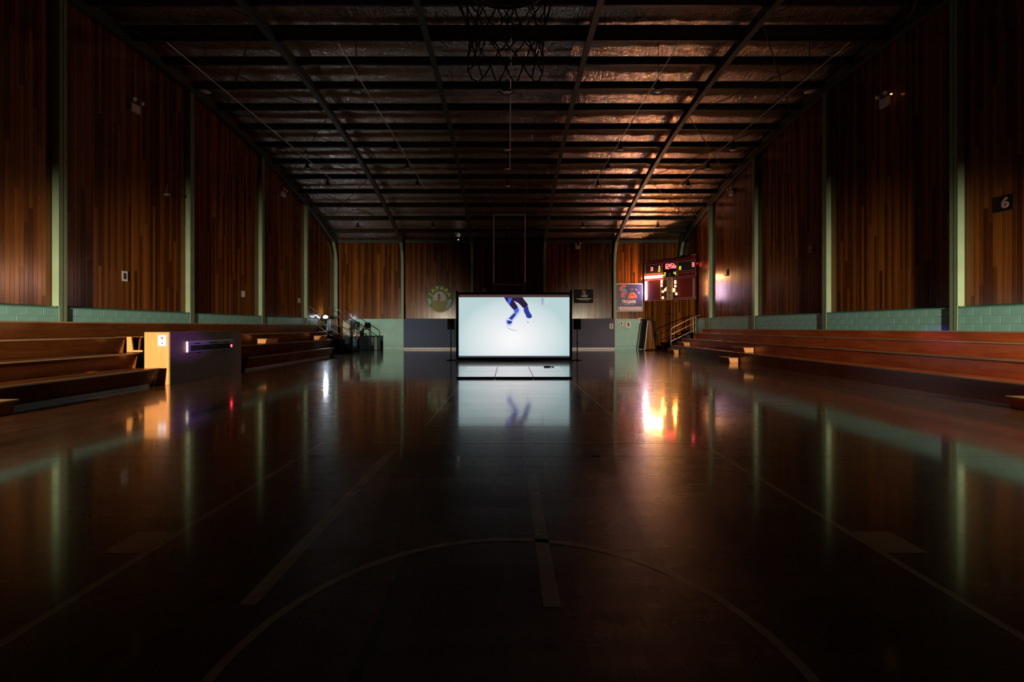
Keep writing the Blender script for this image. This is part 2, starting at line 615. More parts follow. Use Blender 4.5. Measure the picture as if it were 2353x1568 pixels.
FX = [-11.02, -6.78, -2.32, 2.33, 6.83, 11.02]


def rafter(x, edge=False):
    m = MB()
    ysx = [YN + .35 + (D - .85 - YN - .35) * j / 40 for j in range(41)]
    for (x0, x1, dz0, dz1) in ((x - .085, x + .085, 0, .025), (x - .012, x + .012, .02, .36)):
        v = []
        for y in ysx:
            b = flange_z(y)
            # haunch near the knees
            t = max(0, (y - (D - 3.6)) / 2.9)
            hz = -.10 * t * t
            v += [(x0, y, b + dz0 + (hz if dz0 == 0 or True else 0)), (x1, y, b + dz0 + hz), (x1, y, b + (dz1 if dz1 > .1 else dz1 + hz)), (x0, y, b + (dz1 if dz1 > .1 else dz1 + hz))]
        f = []
        for j in range(40):
            for q in range(4):
                f.append((4 * j + q, 4 * j + (q + 1) % 4, 4 * j + 4 + (q + 1) % 4, 4 * j + 4 + q))
        m.add(v, f)
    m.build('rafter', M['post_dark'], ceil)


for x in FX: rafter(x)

# tie rods of the roof bracing in the two outer bays
for sx in (-1, 1):
    for (ya, yb) in ((6.0, 12.4), (12.4, 17.5), (17.5, 22.5), (22.5, 27.0)):
        for (xa, xb) in ((6.9, 10.9), (10.9, 6.9)):
            MB().tube([(sx * xa, ya, purl_z(ya) - .2), (sx * xb, yb, purl_z(yb) - .2)], .014, 6).build('brace_rod', M['steel_dark'], ceil)
# little fly truss over the far goal
m = MB()
yt = 27.6
zt = H + (752 - 533) * yt / F
xa, xb = (1093 - CX) * yt / F, (1246 - CX) * yt / F
zb = H + (752 - 548) * yt / F
xm = (xa + xb) / 2
m.tube([(xa, yt, zt), (xb, yt, zt)], .03, 6)
m.tube([(xa, yt, zt - .06), (xm, yt, zb), (xb, yt, zt - .06)], .025, 6)
m.tube([(xm, yt, zt), (xm, yt, zb)], .025, 6)
for q in (.3, .7):
    xx = xa + (xb - xa) * q
    m.tube([(xx, yt, zt), (xx, yt, zt - .06 - .6 * (zt - .06 - zb))], .02, 6)
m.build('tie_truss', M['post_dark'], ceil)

# ------------------------------------------------------------------ walls
COLS_Y = [2.05, 6.65, 11.25, 15.85, 20.45, 25.0, 29.3]
WZ = 1.97      # top of the painted blockwork


def side_wall(name, sx):
    s = -1 if sx < 0 else 1
    xw = 11.17 * s
    wall = struct(MB().add(
        [(xw + s * .06, y, z) for y in [YN - .2 + (D + .4 - YN) * j / 20 for j in range(21)] for z in (0, foil_z(y) + .2)]
        + [(xw + s * .25, y, z) for y in [YN - .2 + (D + .4 - YN) * j / 20 for j in range(21)] for z in (0, foil_z(y) + .2)],
        [(2 * j, 2 * j + 1, 2 * j + 3, 2 * j + 2) for j in range(20)] + [(42 + 2 * j, 42 + 2 * j + 2, 42 + 2 * j + 3, 42 + 2 * j + 1) for j in range(20)]
    ).build(name, M['wood_side']))
    # boards
    zt = WZ
    first = None
    merged = MB()
    nb = int((D - YN) / .1)
    for i in range(nb):
        y = YN + .1 * (i + .5)
        top = foil_z(y) - .05
        proud = random.uniform(0, .004)
        if s < 0 and 26.5 < y < 28.0:
            z0 = 1.98
        else:
            z0 = zt - .04
        if 9.3 <= y <= 16.2:
            m = MB().box(xw - s * proud, xw + s * .055, y - .048, y + .048, z0, top, bev=.002)
            m.build('board', M['wood_side'], wall)
        else:
            merged.box(xw - s * proud, xw + s * .055, y - .048, y + .048, z0, top)
    o = merged.build('far_boards', M['wood_side'], wall); o['kind'] = 'stuff'
    # blockwork
    fx = xw - s * .13        # face of the blocks
    zs = [.19 * k_ for k_ in range(0, 11)]
    back = MB()
    segs = [(YN, 26.4), (28.1, 29.5)] if s < 0 else [(YN, 26.6)]
    for (a, b) in segs:
        back.box(fx + s * .008, xw + s * .05, a, b, 0, WZ - .07)
    back.build('mortar_bed', M['mortar'], wall)
    far = MB()
    proto = MB().box(-.004, .10, -.1955, .1955, .003, .1855, bev=.003).build('block', M['teal'], wall)
    used = False
    for k_, z in enumerate(zs[:-1]):
        off = .2 if k_ % 2 else 0
        for i in range(int((D - YN) / .4)):
            y = YN + .4 * (i + .5) + off
            if s < 0 and 26.2 < y < 28.3: continue
            if s > 0 and y > 26.5: continue
            if 9.0 < y < 21.5 and z > 1.3:
                o = proto if not used else proto.copy()
                if used: C.objects.link(o); o.parent = wall
                used = True
                o.location = (fx, y, z)
                o.rotation_euler = (0, 0, 0 if s > 0 else math.pi)
            elif z > .9:
                far.box(fx - .0, fx + s * .05, y - .1955, y + .1955, z + .003, z + .1855)
    o = far.build('distant_blocks', M['teal'], wall); o['kind'] = 'stuff'
    # sloping ledge on top of the blocks
    for (a, b) in segs:
        MB().add([(fx - s * .02, a, WZ - .07), (fx - s * .02, b, WZ - .07), (xw, a, WZ - .03), (xw, b, WZ - .03), (fx - s * .02, a, WZ - .045), (fx - s * .02, b, WZ - .045), (xw, a, WZ - .0), (xw, b, WZ - .0)],
                 [(0, 1, 5, 4), (4, 5, 7, 6), (0, 2, 3, 1), (0, 4, 6, 2), (1, 3, 7, 5)]).build('ledge', M['teal_dark'], wall)
    # steel posts
    for y in COLS_Y:
        top = flange_z(y) + .05 if y < D - 1 else foil_z(y) - .3
        m = MB()
        xi = xw - s * .17
        m.box(xi, xi + s * .012, y - .10, y + .10, 0, top)            # inner flange
        m.box(xi, xw - s * .0, y - .008, y + .008, 0, top)            # web
        m.box(xw - s * .012, xw, y - .10, y + .10, WZ, top)
        # closing plate on the camera side of the post
        m.box(xi, xw, y - .105, y - .09, WZ - .02, top)
        m.build('column', M['post'], wall)
    return wall


WL = side_wall('wall_left', -1)
WR = side_wall('wall_right', 1)

# far wall
WB = struct(MB().box(XL - .3, XR + .3, D + .05, D + .3, 0, foil_z(D) + .1).build('wall_far', M['wood_back']))
m = MB()
for i in range(int((XR - XL) / .1)):
    x = XL + .1 * (i + .5)
    m.box(x - .048, x + .048, D - random.uniform(0, .004), D + .06, 1.96, foil_z(D) - .1)
o = m.build('far_boards', M['wood_back'], WB); o['kind'] = 'stuff'
# painted dado and padding along its foot
Y0 = D - .06


def fxx(px, d=D): return (px - CX) * d / F


MB().box(fxx(803), fxx(928), Y0, D + .05, 0, 1.97).build('dado_panel', M['teal'], WB)
MB().box(fxx(1412), fxx(1484), Y0, D + .05, 0, 1.97).build('dado_panel', M['teal'], WB)
MB().box(fxx(803), fxx(928), Y0 - .03, Y0, .20, .24).build('dado_rail', M['teal_dark'], WB)
MB().box(fxx(1412), fxx(1478), Y0 - .03, Y0, .20, .24).build('dado_rail', M['teal_dark'], WB)
MB().box(fxx(928), fxx(1170), Y0 - .05, D + .05, .10, 1.99, bev=.02).build('wall_pad', M['blue_pad'], WB)
MB().box(fxx(1170.5), fxx(1412), Y0 - .05, D + .05, .10, 1.99, bev=.02).build('wall_pad', M['blue_pad_r'], WB)
MB().box(fxx(928), fxx(1412), Y0 - .075, Y0, .0, .12, bev=.01).build('skirting', M['skirt'], WB)
MB().box(fxx(928), fxx(1412), Y0 - .058, Y0 - .04, .30, .33, bev=.005).build('pad_rib', M['blue_pad'], WB)
for zz in (.25, .62, 1.0, 1.35, 1.7):
    MB().box(fxx(1411.6), fxx(1412.6), Y0 - .075, Y0 - .05, zz - .015, zz + .015).build('bolt', M['white'], WB)
for i, x in enumerate(FX):
    # knee columns of the portal frames
    m = MB()
    zk = flange_z(D - .85) - .08
    z0 = 1.97 if 0 < i < 5 else 0
    m.box(x - .085, x + .085, D - .85 + .25, D - .85 + .275, z0 if z0 == 0 else 1.97, zk - .9)
    # inner flange leans out towards the knee
    v = []
    for (yy, zz) in ((D - .36, z0), (D - .36, zk - 1.2), (D - .52, zk - .55), (D - .85, zk)):
        v += [(x - .085, yy, zz), (x + .085, yy, zz), (x + .085, yy + .022, zz), (x - .085, yy + .022, zz)]
    m = MB()
    f = []
    for j in range(3):
        for q in range(4):
            f.append((4 * j + q, 4 * j + (q + 1) % 4, 4 * j + 4 + (q + 1) % 4, 4 * j + 4 + q))
    m.add(v, f)
    m.add([(x - .01, D - .34, z0), (x - .01, D - .34, zk - 1.2), (x - .01, D - .50, zk - .55), (x - .01, D - .83, zk), (x - .01, D - .8, zk + .55), (x - .01, D, zk + .35), (x - .01, D, z0),
           (x + .01, D - .34, z0), (x + .01, D - .34, zk - 1.2), (x + .01, D - .50, zk - .55), (x + .01, D - .83, zk), (x + .01, D - .8, zk + .55), (x + .01, D, zk + .35), (x + .01, D, z0)],
          [(0, 1, 2, 3, 4, 5, 6), (13, 12, 11, 10, 9, 8, 7), (0, 6, 13, 7)])
    m.build('column', M['post'], WB)

# wall behind the camera
WN = struct(MB().box(XL - .3, XR + .3, YN - .3, YN, 0, foil_z(YN) + .3).build('wall_near', M['wood_back']))

# boxed-in corner room below the scoreboard (far right)
A = Vector((8.86, 29.35)); B = Vector((11.20, 26.95))
dv = (B - A); LD = dv.length; dv.normalize()
ang = math.atan2(dv.y, dv.x)
MD = Matrix.Translation((A.x, A.y, 0)) @ Matrix.Rotation(ang, 4, 'Z')   # local x along the wall, -y to the hall
WD = struct(MB().box(0, LD, .02, .12, 0, 5.45, M=MD).build('wall_corner', M['wood_diag']))
m = MB()
for i in range(int(LD / .1)):
    m.box(.1 * i + .002, .1 * i + .098, -random.uniform(0, .004), .03, 0, 5.45, M=MD)
o = m.build('far_boards', M['wood_diag'], WD); o['kind'] = 'stuff'
MB().add([(A.x, A.y, 5.45), (B.x, B.y, 5.45), (11.2, 29.5, 5.45), (A.x, 29.5, 5.45)], [(0, 1, 2, 3)]).build('top_board', M['steel_dark'], WD)
door = struct(MB().box(.80, 1.33, -.012, .01, 0.05, 2.28, M=MD).build('door_1', M['wood_diag']))
m = MB()
m.box(.74, .80, -.03, .01, 0, 2.34, M=MD); m.box(1.33, 1.39, -.03, .01, 0, 2.34, M=MD); m.box(.74, 1.39, -.03, .01, 2.28, 2.34, M=MD)
m.build('door_frame', M['ply_left'], door)
MB().box(.86, .885, -.05, -.012, .98, 1.08, M=MD).build('door_handle', M['steel'], door)
MB().box(.05, LD - .65, -.035, 0, 2.85, 2.90, M=MD).build('picture_rail', M['ply_left'], WD)
for q in (.52, 1.72):
    MB().tube([tuple(MD @ Vector((q, 0, 2.22))), tuple(MD @ Vector((q, -.1, 2.2))), tuple(MD @ Vector((q, -.1, 2.36)))], .03, 6).build('coat_hook', M['black'], WD)

# doorway and painted end panels at the far left
dr = struct(MB().box(XL + .13, XL + .16, 26.45, 26.55, 0, 1.95).box(XL + .13, XL + .16, 27.95, 28.05, 0, 1.95).box(XL + .1, XL + .16, 26.45, 28.05, 1.93, 2.0).build('door_2', M['steel_dark']))
MB().box(XL - .6, XL - .5, 26.2, 28.3, 0, 2.0).build('dark_passage', plain('dark blue passage wall', (.01, .013, .03), .5), dr)
MB().box(XL + .16, XL + .19, 28.05, 29.35, 1.08, 1.93).build('end_panel', M['white'], WL)
MB().box(XL + .16, XL + .20, 28.05, 29.35, 0, 1.08).build('end_panel', plain('mauve grey paint', (.20, .18, .24), .5), WL)
MB().poly([(0, 0), (.32, .1), (.32, -.02), (.5, .12), (.32, .26), (.32, .16), (0, .1)], .004, M=Matrix.Translation((XL + .194, 28.15, 1.35)) @ Matrix.Rotation(R(90), 4, 'Z')).build('arrow_mark', plain('mauve mark', (.16, .12, .2), .5), WL)

# ------------------------------------------------------------------ bleachers
def bleacher(label, s, rows, y0, y1s, matn, lean, skirt=True, zbase=0.0):
    """rows: list of (|x| of the front edge, z of the seat); y1s: far end per row"""
    t = thing('bleacher', label, 'bleacher', (s * rows[0][0], (y0 + y1s[0]) / 2, 0))
    ox, oy = s * rows[0][0], (y0 + y1s[0]) / 2
    n = len(rows)
    for i, (x, z) in enumerate(rows):
        x2 = rows[i + 1][0] if i + 1 < n else 10.95
        zb = rows[i - 1][1] if i else zbase
        ya, yb = (y0[i], y1s[i]) if isinstance(y0, (list, tuple)) else (y0, y1s[i])
        # seat boards butted end to end
        L = 3.6
        k_ = 0
        y = ya
        while y < yb - .05:
            ye = min(y + L, yb)
            if yb - ye < 1.0: ye = yb
            m = MB().box(s * x - ox, s * (x2 + .03) - ox, y - oy + .002, ye - oy - .002, z - .035, z, bev=.004)
            m.build('seat_board', M[matn], t)
            MB().box(s * (x - .006) - ox, s * (x + .03) - ox, y - oy + .002, ye - oy - .002, z - .036, z + .002, bev=.004).build('seat_edge', M['nosing'], t)
            # riser panel, leaning outward at its top
            xr = x + .02
            a = (s * (xr + lean) - ox); b = s * xr - ox
            th = s * .02
            zb2 = zb + (.07 if (i == 0 and skirt) else 0)
            v = [(a, y - oy + .002, zb2), (a, ye - oy - .002, zb2), (b, ye - oy - .002, z - .036), (b, y - oy + .002, z - .036)]
            v += [(p[0] + th, p[1], p[2]) for p in v]
            MB().add(v, [(0, 1, 2, 3), (7, 6, 5, 4), (0, 4, 5, 1), (1, 5, 6, 2), (2, 6, 7, 3), (3, 7, 4, 0)]).build('riser_board', M[matn], t)
            y = ye
        # end panel
        for (ye_, sg) in ((yb, 1), (ya, -1)):
            v = [(s * (x + .02 + lean) - ox, ye_ - oy, zbase), (s * (x + .02) - ox, ye_ - oy, z - .036), (s * x2 - ox, ye_ - oy, z - .036), (s * x2 - ox, ye_ - oy, zbase)]
            v2 = [(p[0], p[1] - sg * .03, p[2]) for p in v]
            MB().add(v + v2, [(0, 1, 2, 3), (7, 6, 5, 4), (0, 4, 5, 1), (1, 5, 6, 2), (2, 6, 7, 3), (3, 7, 4, 0)]).build('end_panel', M[matn], t)
    if skirt:
        ya = y0[0] if isinstance(y0, (list, tuple)) else y0
        MB().box(s * (rows[0][0] + lean + .06) - ox, s * (rows[0][0] + lean + .09) - ox, ya - oy, y1s[0] - oy, 0, .08).build('kick_board', M['skirt'] if s < 0 else M[matn], t)
    return t


def thing_bleacher(label, s, rows, y0, y1s, matn, lean, skirt=True):
    yy = y0 if isinstance(y0, (int, float)) else list(y0)
    if isinstance(yy, list):
        t = bleacher_list(label, s, rows, yy, y1s, matn, lean, skirt)
    else:
        t = bleacher(label, s, rows, yy, y1s, matn, lean, skirt)
    return t


def bleacher_list(label, s, rows, ys0, y1s, matn, lean, skirt):
    class _L(list):
        def __add__(self, o): return ys0[0] + o
    return bleacher(label, s, rows, _L(ys0), y1s, matn, lean, skirt)


bleacher('long red-brown plywood bleacher of four stepped rows along the right wall', 1,
         [(9.25, .42), (9.85, .80), (10.4, 1.12), (10.85, 1.35)], 4.0, [25.9, 25.9, 25.6, 25.6], 'ply_red', .03, skirt=False)
LR = [(8.50, .44), (9.20, .80), (9.90, 1.19), (10.5, 1.57)]
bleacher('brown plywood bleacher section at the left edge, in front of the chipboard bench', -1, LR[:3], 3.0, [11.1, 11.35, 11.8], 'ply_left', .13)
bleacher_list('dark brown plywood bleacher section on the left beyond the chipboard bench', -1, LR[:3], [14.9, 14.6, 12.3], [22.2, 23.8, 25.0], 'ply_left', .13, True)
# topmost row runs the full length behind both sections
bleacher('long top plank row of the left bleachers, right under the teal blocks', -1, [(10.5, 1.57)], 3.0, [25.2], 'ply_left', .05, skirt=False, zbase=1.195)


def step_box(x0, x1, y, ln, z0, z1, s, label, mat='chip'):
    """half-height aisle step: lit end towards the camera, overhanging tread"""
    t = thing('aisle_step', label, 'step', ((x0 + x1) / 2, y + ln / 2, z0), group='wooden half steps in the bleacher aisles')
    hx = abs(x1 - x0) / 2
    a = -s * hx       # court side
    b = s * hx
    m = MB()
    v = [(a + s * .05, -ln / 2, .0), (b, -ln / 2, .0), (b, -ln / 2, z1 - z0 - .03), (a + s * .01, -ln / 2, z1 - z0 - .03)]
    v2 = [(p[0], ln / 2, p[2]) for p in v]
    m.add(v + v2, [(0, 1, 2, 3), (7, 6, 5, 4), (0, 4, 5, 1), (1, 5, 6, 2), (2, 6, 7, 3), (3, 7, 4, 0)])
    m.build('box_body', M[mat], t)
    MB().box(a - s * .02, b, -ln / 2 - .03, ln / 2 + .03, z1 - z0 - .03, z1 - z0, bev=.004).build('tread', M['nosing'], t)
    return t


step_box(8.86, 9.24, 18.3, .9, 0.005, .21, 1, 'orange-lit wooden half step on the floor, middle aisle of the right bleacher')
step_box(9.46, 9.86, 18.3, .9, .425, .62, 1, 'orange-lit wooden half step on the first row, middle aisle of the right bleacher')
step_box(8.96, 9.24, 24.7, .9, 0.005, .21, 1, 'small wooden half step on the floor at the far end of the right bleacher')
step_box(9.50, 9.86, 24.7, .9, .425, .62, 1, 'small wooden half step on the first row at the far end of the right bleacher')
step_box(8.84, 9.24, 7.1, .96, 0.005, .22, 1, 'wooden half step with pale edge at the right frame edge, before the bleacher', 'ply_red')
step_box(-8.49, -8.11, 6.6, .90, 0.005, .25, -1, 'wooden half step on the floor at the left frame edge', 'ply_left')
step_box(-9.86, -9.50, 17.9, .9, .805, .985, -1, 'orange-lit half step on the second row of the far left bleacher')
step_box(-9.86, -9.50, 23.1, .8, .805, 1.0, -1, 'orange-lit half step on the second row near the left handrails')
for i, (px, py, wd) in enumerate(((627, 788, 1.0), (646, 789, 1.0), (661, 801, 1.0), (677, 811, 1.0), (692, 822, 1.0))):
    pass
# L-shaped pale end bracket of the aisle seat before the bench
t = thing('seat_bracket', 'pale orange-lit L-shaped timber bracket on the second row beside the bench', 'bracket', (-9.6, 11.55, .805))
x0 = fxx(291, 11.55) + 9.6; x1 = fxx(327, 11.55) + 9.6
x2 = fxx(306, 11.55) + 9.6
MB().add([(x0, 0, 0), (x2, 0, 0), (x0 + .115, 0, .385), (x0, 0, .385), (x0, .04, 0), (x2, .04, 0), (x0 + .115, .04, .385), (x0, .04, .385)],
         [(3, 2, 1, 0), (4, 5, 6, 7), (0, 1, 5, 4), (1, 2, 6, 5), (2, 3, 7, 6), (3, 0, 4, 7)]).build('upright', M['chip'], t)
MB().box(x2 - .005, x1, 0, .04, 0, .05, bev=.004).build('foot', M['chip'], t)

# ------------------------------------------------------------------ scorer's bench on the left
t = thing('scorers_bench', 'tall chipboard scorers bench with an orange-lit end, standing before the left bleacher', 'bench', (-8.72, 12.8, 0))
bx0, bx1, by0, by1, bh = -9.05 + 8.72, -8.42 + 8.72, 11.32 - 12.8, 14.35 - 12.8, 1.30
MB().box(bx0, bx1, by0, by0 + .03, 0.004, bh).build('end_panel', M['chip'], t)
MB().box(bx0, bx1, by1 - .03, by1, 0.004, bh).build('end_panel', M['chip'], t)
M['bench_side'] = ply('grey brown board', (.22, .14, .09), (.28, .18, .12), (.34, .22, .15), 'h', .45)
MB().box(bx1 - .02, bx1 + .004, by0 + .0, by1, 0.004, bh).build('front_panel', M['bench_side'], t)
MB().box(bx1 - .002, bx1 + .010, by0 - .006, by0 + .012, 0.004, bh + .004).build('corner_strip', M['nosing'], t)
MB().box(bx0, bx1, by0, by1, bh, bh + .018, bev=.003).build('worktop', M['nosing'], t)
MB().box(bx0 + .02, bx1 - .02, by0 + .03, by1 - .03, .45, .47).build('shelf', M['chip'], t)
MB().box(bx1 + .004, bx1 + .006, by0 + .15, by0 + .65, 1.0, 1.004).build('scratch', M['black'], t)
pp = thing('notice', 'white notice with a red and black emblem taped to the end of the chipboard bench', 'notice', P(372.5, 783, 11.315))
w_, h_ = 19 * 11.3 / F, 25 * 11.3 / F
MB().box(-w_ / 2, w_ / 2, -.002, 0, -h_ / 2, h_ / 2).build('sheet', M['paper'], pp)
MB().poly([(-.03, .02), (.0, .03), (.03, .05), (.035, .08), (.01, .10), (-.02, .095), (-.035, .07), (-.02, .055), (.01, .06), (.012, .045), (-.04, .01)], .001, M=Matrix.Translation((0, -.002, -.01))).build('emblem', M['signred'], pp)
MB().box(-.015, .015, -.0035, -.002, -.08, -.05).build('emblem', M['black'], pp)
# small display unit on the bench front
xx = -8.42 + .004
t = thing('display_unit', 'long pale score display with one red digit glowing, fixed on the bench side', 'display', (xx, 12.93, .77))
y_a, y_b = 11.86 - 12.93, 13.88 - 12.93
MB().box(.004, .065, y_a, y_b, 0, .30, bev=.02).build('housing', M['white'], t)
MB().box(.066, .068, y_a + .10, y_b - .08, .04, .185).build('window', M['blackgloss'], t)
for (a, b) in ((.12, .55), (.92, 1.18)):
    MB().box(.068, .069, y_a + a, y_a + b, .055, .17).build('digit_panel', M['disp'], t)
for (q, tx) in ((.36, 'START'), (1.02, 'POSSESS'), (1.66, 'HOME')):
    pass
for q, wdt in ((.36, .26), (1.02, .30), (1.62, .24)):
    MB().box(.066, .0675, y_a + q - wdt / 2, y_a + q + wdt / 2, .215, .245).build('caption', M['disp'], t)
MB().box(.069, .074, y_b - .20, y_b - .12, .07, .15, bev=.02).build('red_digit', emit('bench digit', (1.0, .03, .05), 11), t)
for q in (.45, 1.55):
    MB().box(.01, .05, y_a + q, y_a + q + .06, -.03, 0).build('mount_foot', M['black'], t)

# ------------------------------------------------------------------ projection screen
DS = 19.3
sc_ = DS / F
def S(px, py): return ((px - CX) * sc_, H - (py - CY) * sc_)
t = thing('projection_screen', 'large black framed projection screen glowing with a skaters legs on white ice', 'screen', (S(1181, 0)[0], DS, 0))
ox = S(1181, 0)[0]
def bar(name, p0, p1, y0=-.05, y1=.05, mat='black', bev=.006):
    a = S(*p0); b = S(*p1)
    return MB().box(a[0] - ox, b[0] - ox, y0, y1, b[1], a[1], bev=bev).build(name, M[mat], t)
bar('frame_bar', (1048, 672.5), (1314, 677.5))
bar('frame_bar', (1048.2, 677.5), (1054, 821))
bar('frame_bar', (1308.6, 677.5), (1314.4, 821))
bar('frame_bar', (1048, 821.5), (1314.5, 829.2))
bar('corner_post', (1048, 668.5), (1052, 672.5)); bar('corner_post', (1310, 667), (1314.5, 672.5))
bar('foot', (1047, 826), (1050, 829.9), -.25, .25, 'grey'); bar('foot', (1313, 826), (1316, 829.9), -.25, .25, 'grey')
M['scr_top'] = emit('dim upper screen band', (.075, .035, .035), 1.0)
M['scr_bot'] = emit('dim lower screen band', (.07, .065, .09), 1.0)
bar('screen_band', (1054, 677.5), (1308.6, 683.4), -.004, 0, 'scr_top', 0)
bar('screen_band', (1054, 818), (1308.6, 821.5), -.004, 0, 'scr_bot', 0)
bar('light_block_sheet', (1053, 677), (1309, 822), .004, .03, 'black', 0)  # unseen black sheet added to stop the picture's light leaking backwards
gt = NT('projected ice')
tc = gt.n('ShaderNodeTexCoord').outputs['Object']
mp = gt.n('ShaderNodeMapping'); mp.inputs['Scale'].default_value = (.42, 1, .55); mp.inputs['Location'].default_value = (.02, 0, -.50)
gt.l(tc, mp.inputs['Vector'])
ln = gt.n('ShaderNodeVectorMath', operation='LENGTH'); gt.l(mp.outputs[0], ln.inputs[0])
cc = gt.ramp(ln.outputs['Value'], [(.10, (.95, .95, .95)), (.45, (.80, .84, .87)), (.85, (.60, .72, .74)), (1.0, (.48, .64, .65))])
gt.l(cc, gt.b.inputs['Emission Color']); gt.b.inputs['Emission Strength'].default_value = 1.0
gt.set(col=(.03, .03, .03), rough=.5)
M['ice'] = gt.m
bar('projected_picture', (1054, 683.4), (1308.6, 818), -.004, 0, 'ice', 0)
def emp(n, rgb):   # picture colours from their 8-bit values
    f = lambda c: ((c / 255 + .055) / 1.055) ** 2.4 if c > 10 else c / 255 / 12.92
    return emit(n, tuple(f(c) for c in rgb), 1.0)
pic = [emp('pic navy', (45, 30, 62)), emp('pic blue', (44, 60, 150)), emp('pic bright blue', (74, 98, 225)), emp('pic halo', (196, 212, 240)), emp('pic grey', (190, 198, 208)), emp('pic pale grey', (214, 221, 229)), emp('pic slate', (160, 171, 196))]
m = MB()
def shape(pts, mi, lay):
    k9 = 9.8
    if len(pts) > 5:      # rounded outline through the measured points (corner cutting)
        for _ in range(2):
            nx = []
            for (ax_, ay_), (bx_, by_) in zip(pts, pts[1:] + pts[:1]):
                if ay_ <= 152 and by_ <= 152: nx += [(ax_, ay_), (bx_, by_)]
                else: nx += [(ax_ * .75 + bx_ * .25, ay_ * .75 + by_ * .25), (ax_ * .25 + bx_ * .75, ay_ * .25 + by_ * .75)]
            pts = nx
    q = [S(1120 + a / k9, 670 + b / k9) for a, b in pts]
    q = [(a - ox, b) for a, b in q]
    n = len(q)
    y = -.006 - .002 * lay
    m.add([(a, y, b) for a, b in q], [tuple(range(n))], mi)
shape([(330, 132), (420, 250), (590, 440), (560, 480), (470, 590), (400, 650), (405, 740), (480, 800), (560, 760), (580, 660), (700, 540), (755, 440), (725, 330), (640, 240), (620, 132)], 3, 0)
shape([(375, 132), (430, 230), (500, 310), (560, 380), (605, 430), (690, 440), (690, 350), (640, 280), (595, 218), (600, 132)], 0, 1)
shape([(470, 150), (560, 150), (520, 240), (500, 300), (455, 250)], 2, 2)
shape([(605, 430), (690, 350), (712, 420), (700, 470), (650, 495), (600, 480)], 2, 2)
shape([(595, 490), (665, 500), (620, 560), (550, 645), (480, 610)], 1, 2)
shape([(470, 625), (555, 645), (545, 665), (455, 645)], 3, 3)
shape([(440, 650), (555, 665), (548, 715), (490, 742), (445, 715)], 1, 2)
shape([(590, 132), (790, 132), (850, 220), (905, 280), (915, 330), (810, 385), (800, 365), (700, 262), (640, 232), (595, 215)], 0, 1)
shape([(810, 380), (915, 325), (925, 400), (955, 480), (1000, 535), (1003, 590), (940, 612), (880, 590), (860, 520), (822, 460)], 1, 1)
shape([(870, 665), (935, 680), (935, 720), (900, 718)], 4, 1)
shape([(1000, 672), (1060, 662), (1120, 650), (1100, 672), (1040, 690)], 5, 1)
shape([(410, 800), (460, 812), (560, 862), (690, 872), (640, 886), (560, 880), (470, 842)], 4, 1)
shape([(1205, 150), (1275, 150), (1270, 230), (1235, 330), (1215, 240)], 6, 1)
shape([(1290, 165), (1345, 260), (1360, 300), (1330, 280)], 5, 1)
shape([(1262, 255), (1325, 370), (1300, 340), (1255, 280)], 4, 1)
shape([(1340, 160), (1385, 215), (1360, 205)], 5, 1)
m.build('projected_skater', pic, t)
a = S(1173, 826)
MB().box(a[0] - ox, a[0] - ox + .11, -.054, -.05, a[1] - .008, a[1] + .012).box(a[0] - ox + .12, a[0] - ox + .17, -.054, -.05, a[1] - .004, a[1] + .01).build('maker_mark', M['white'], t)

# six white panels lying in front of it
XP = [-1.452, -.376, .70, 1.79]; YP = [12.66, 14.30, 16.0]
names = [['front left', 'front middle', 'front right'], ['rear left', 'rear middle', 'rear right']]
for r in range(2):
    for c in range(3):
        t = thing('floor_panel', 'white topped panel, %s one of the six lying before the screen' % names[r][c], 'panel', ((XP[c] + XP[c + 1]) / 2, (YP[r] + YP[r + 1]) / 2, 0.0015), group='white floor panels before the screen')
        hx = (XP[c + 1] - XP[c]) / 2 - .004; hy = (YP[r + 1] - YP[r]) / 2 - .004
        MB().box(-hx, hx, -hy, hy, 0, .048, bev=.004).build('panel_core', M['blackgloss'], t)
        MB().box(-hx + .010, hx - .010, -hy + .014, hy - .014, .048, .054).build('panel_top', M['mat_white'], t)
t = thing('cable_box', 'small dark cable box on the rear right white panel', 'box', (1.36, 15.75, .0585))
MB().box(-.13, .10, -.06, .06, 0, .035, bev=.01).build('case', M['black'], t)
MB().tube([(.10, 0, .015), (.18, .02, .012), (.22, -.05, .010), (.14, -.10, .010)], .010, 6).build('cable', M['black'], t)

# ------------------------------------------------------------------ loudspeakers
for (px, d, sd, nm) in ((1036.5, 19.75, 'left', 'left'), (1326.5, 19.75, 'right', 'right')):
    x = (px - CX) * d / F
    t = thing('speaker_stand', 'thin black pole stand holding the loudspeaker %s of the screen' % nm, 'stand', (x, d, 0), group='loudspeaker stands')
    MB().tube([(0, 0, .03), (0, 0, 1.33)], .02, 10).build('pole', M['black'], t)
    MB().lathe([(.20, .002), (.20, .02), (.05, .035), (.035, .05)], 24).build('base_plate', M['black'], t)
    MB().lathe([(.032, .70), (.032, .76)], 12).build('collar', M['black'], t)
    t = thing('loudspeaker', 'black box loudspeaker on a pole to the %s of the screen' % nm, 'speaker', (x, d, 1.34), group='loudspeakers beside the screen')
    MB().box(-.14, .14, -.14, .14, 0, .46, bev=.012).build('cabinet', M['black'], t)
    MB().box(-.125, .125, -.146, -.14, .05, .44).build('grille', M['blackgloss'], t)
    MB().box(-.02, .02, -.149, -.146, .03, .042).build('badge', M['grey'], t)

# ------------------------------------------------------------------ scoreboard
ST = thing('scoreboard', 'large maroon scoreboard with red and yellow digits and glowing tubes', 'scoreboard', (A.x, A.y, 3.10), ang)
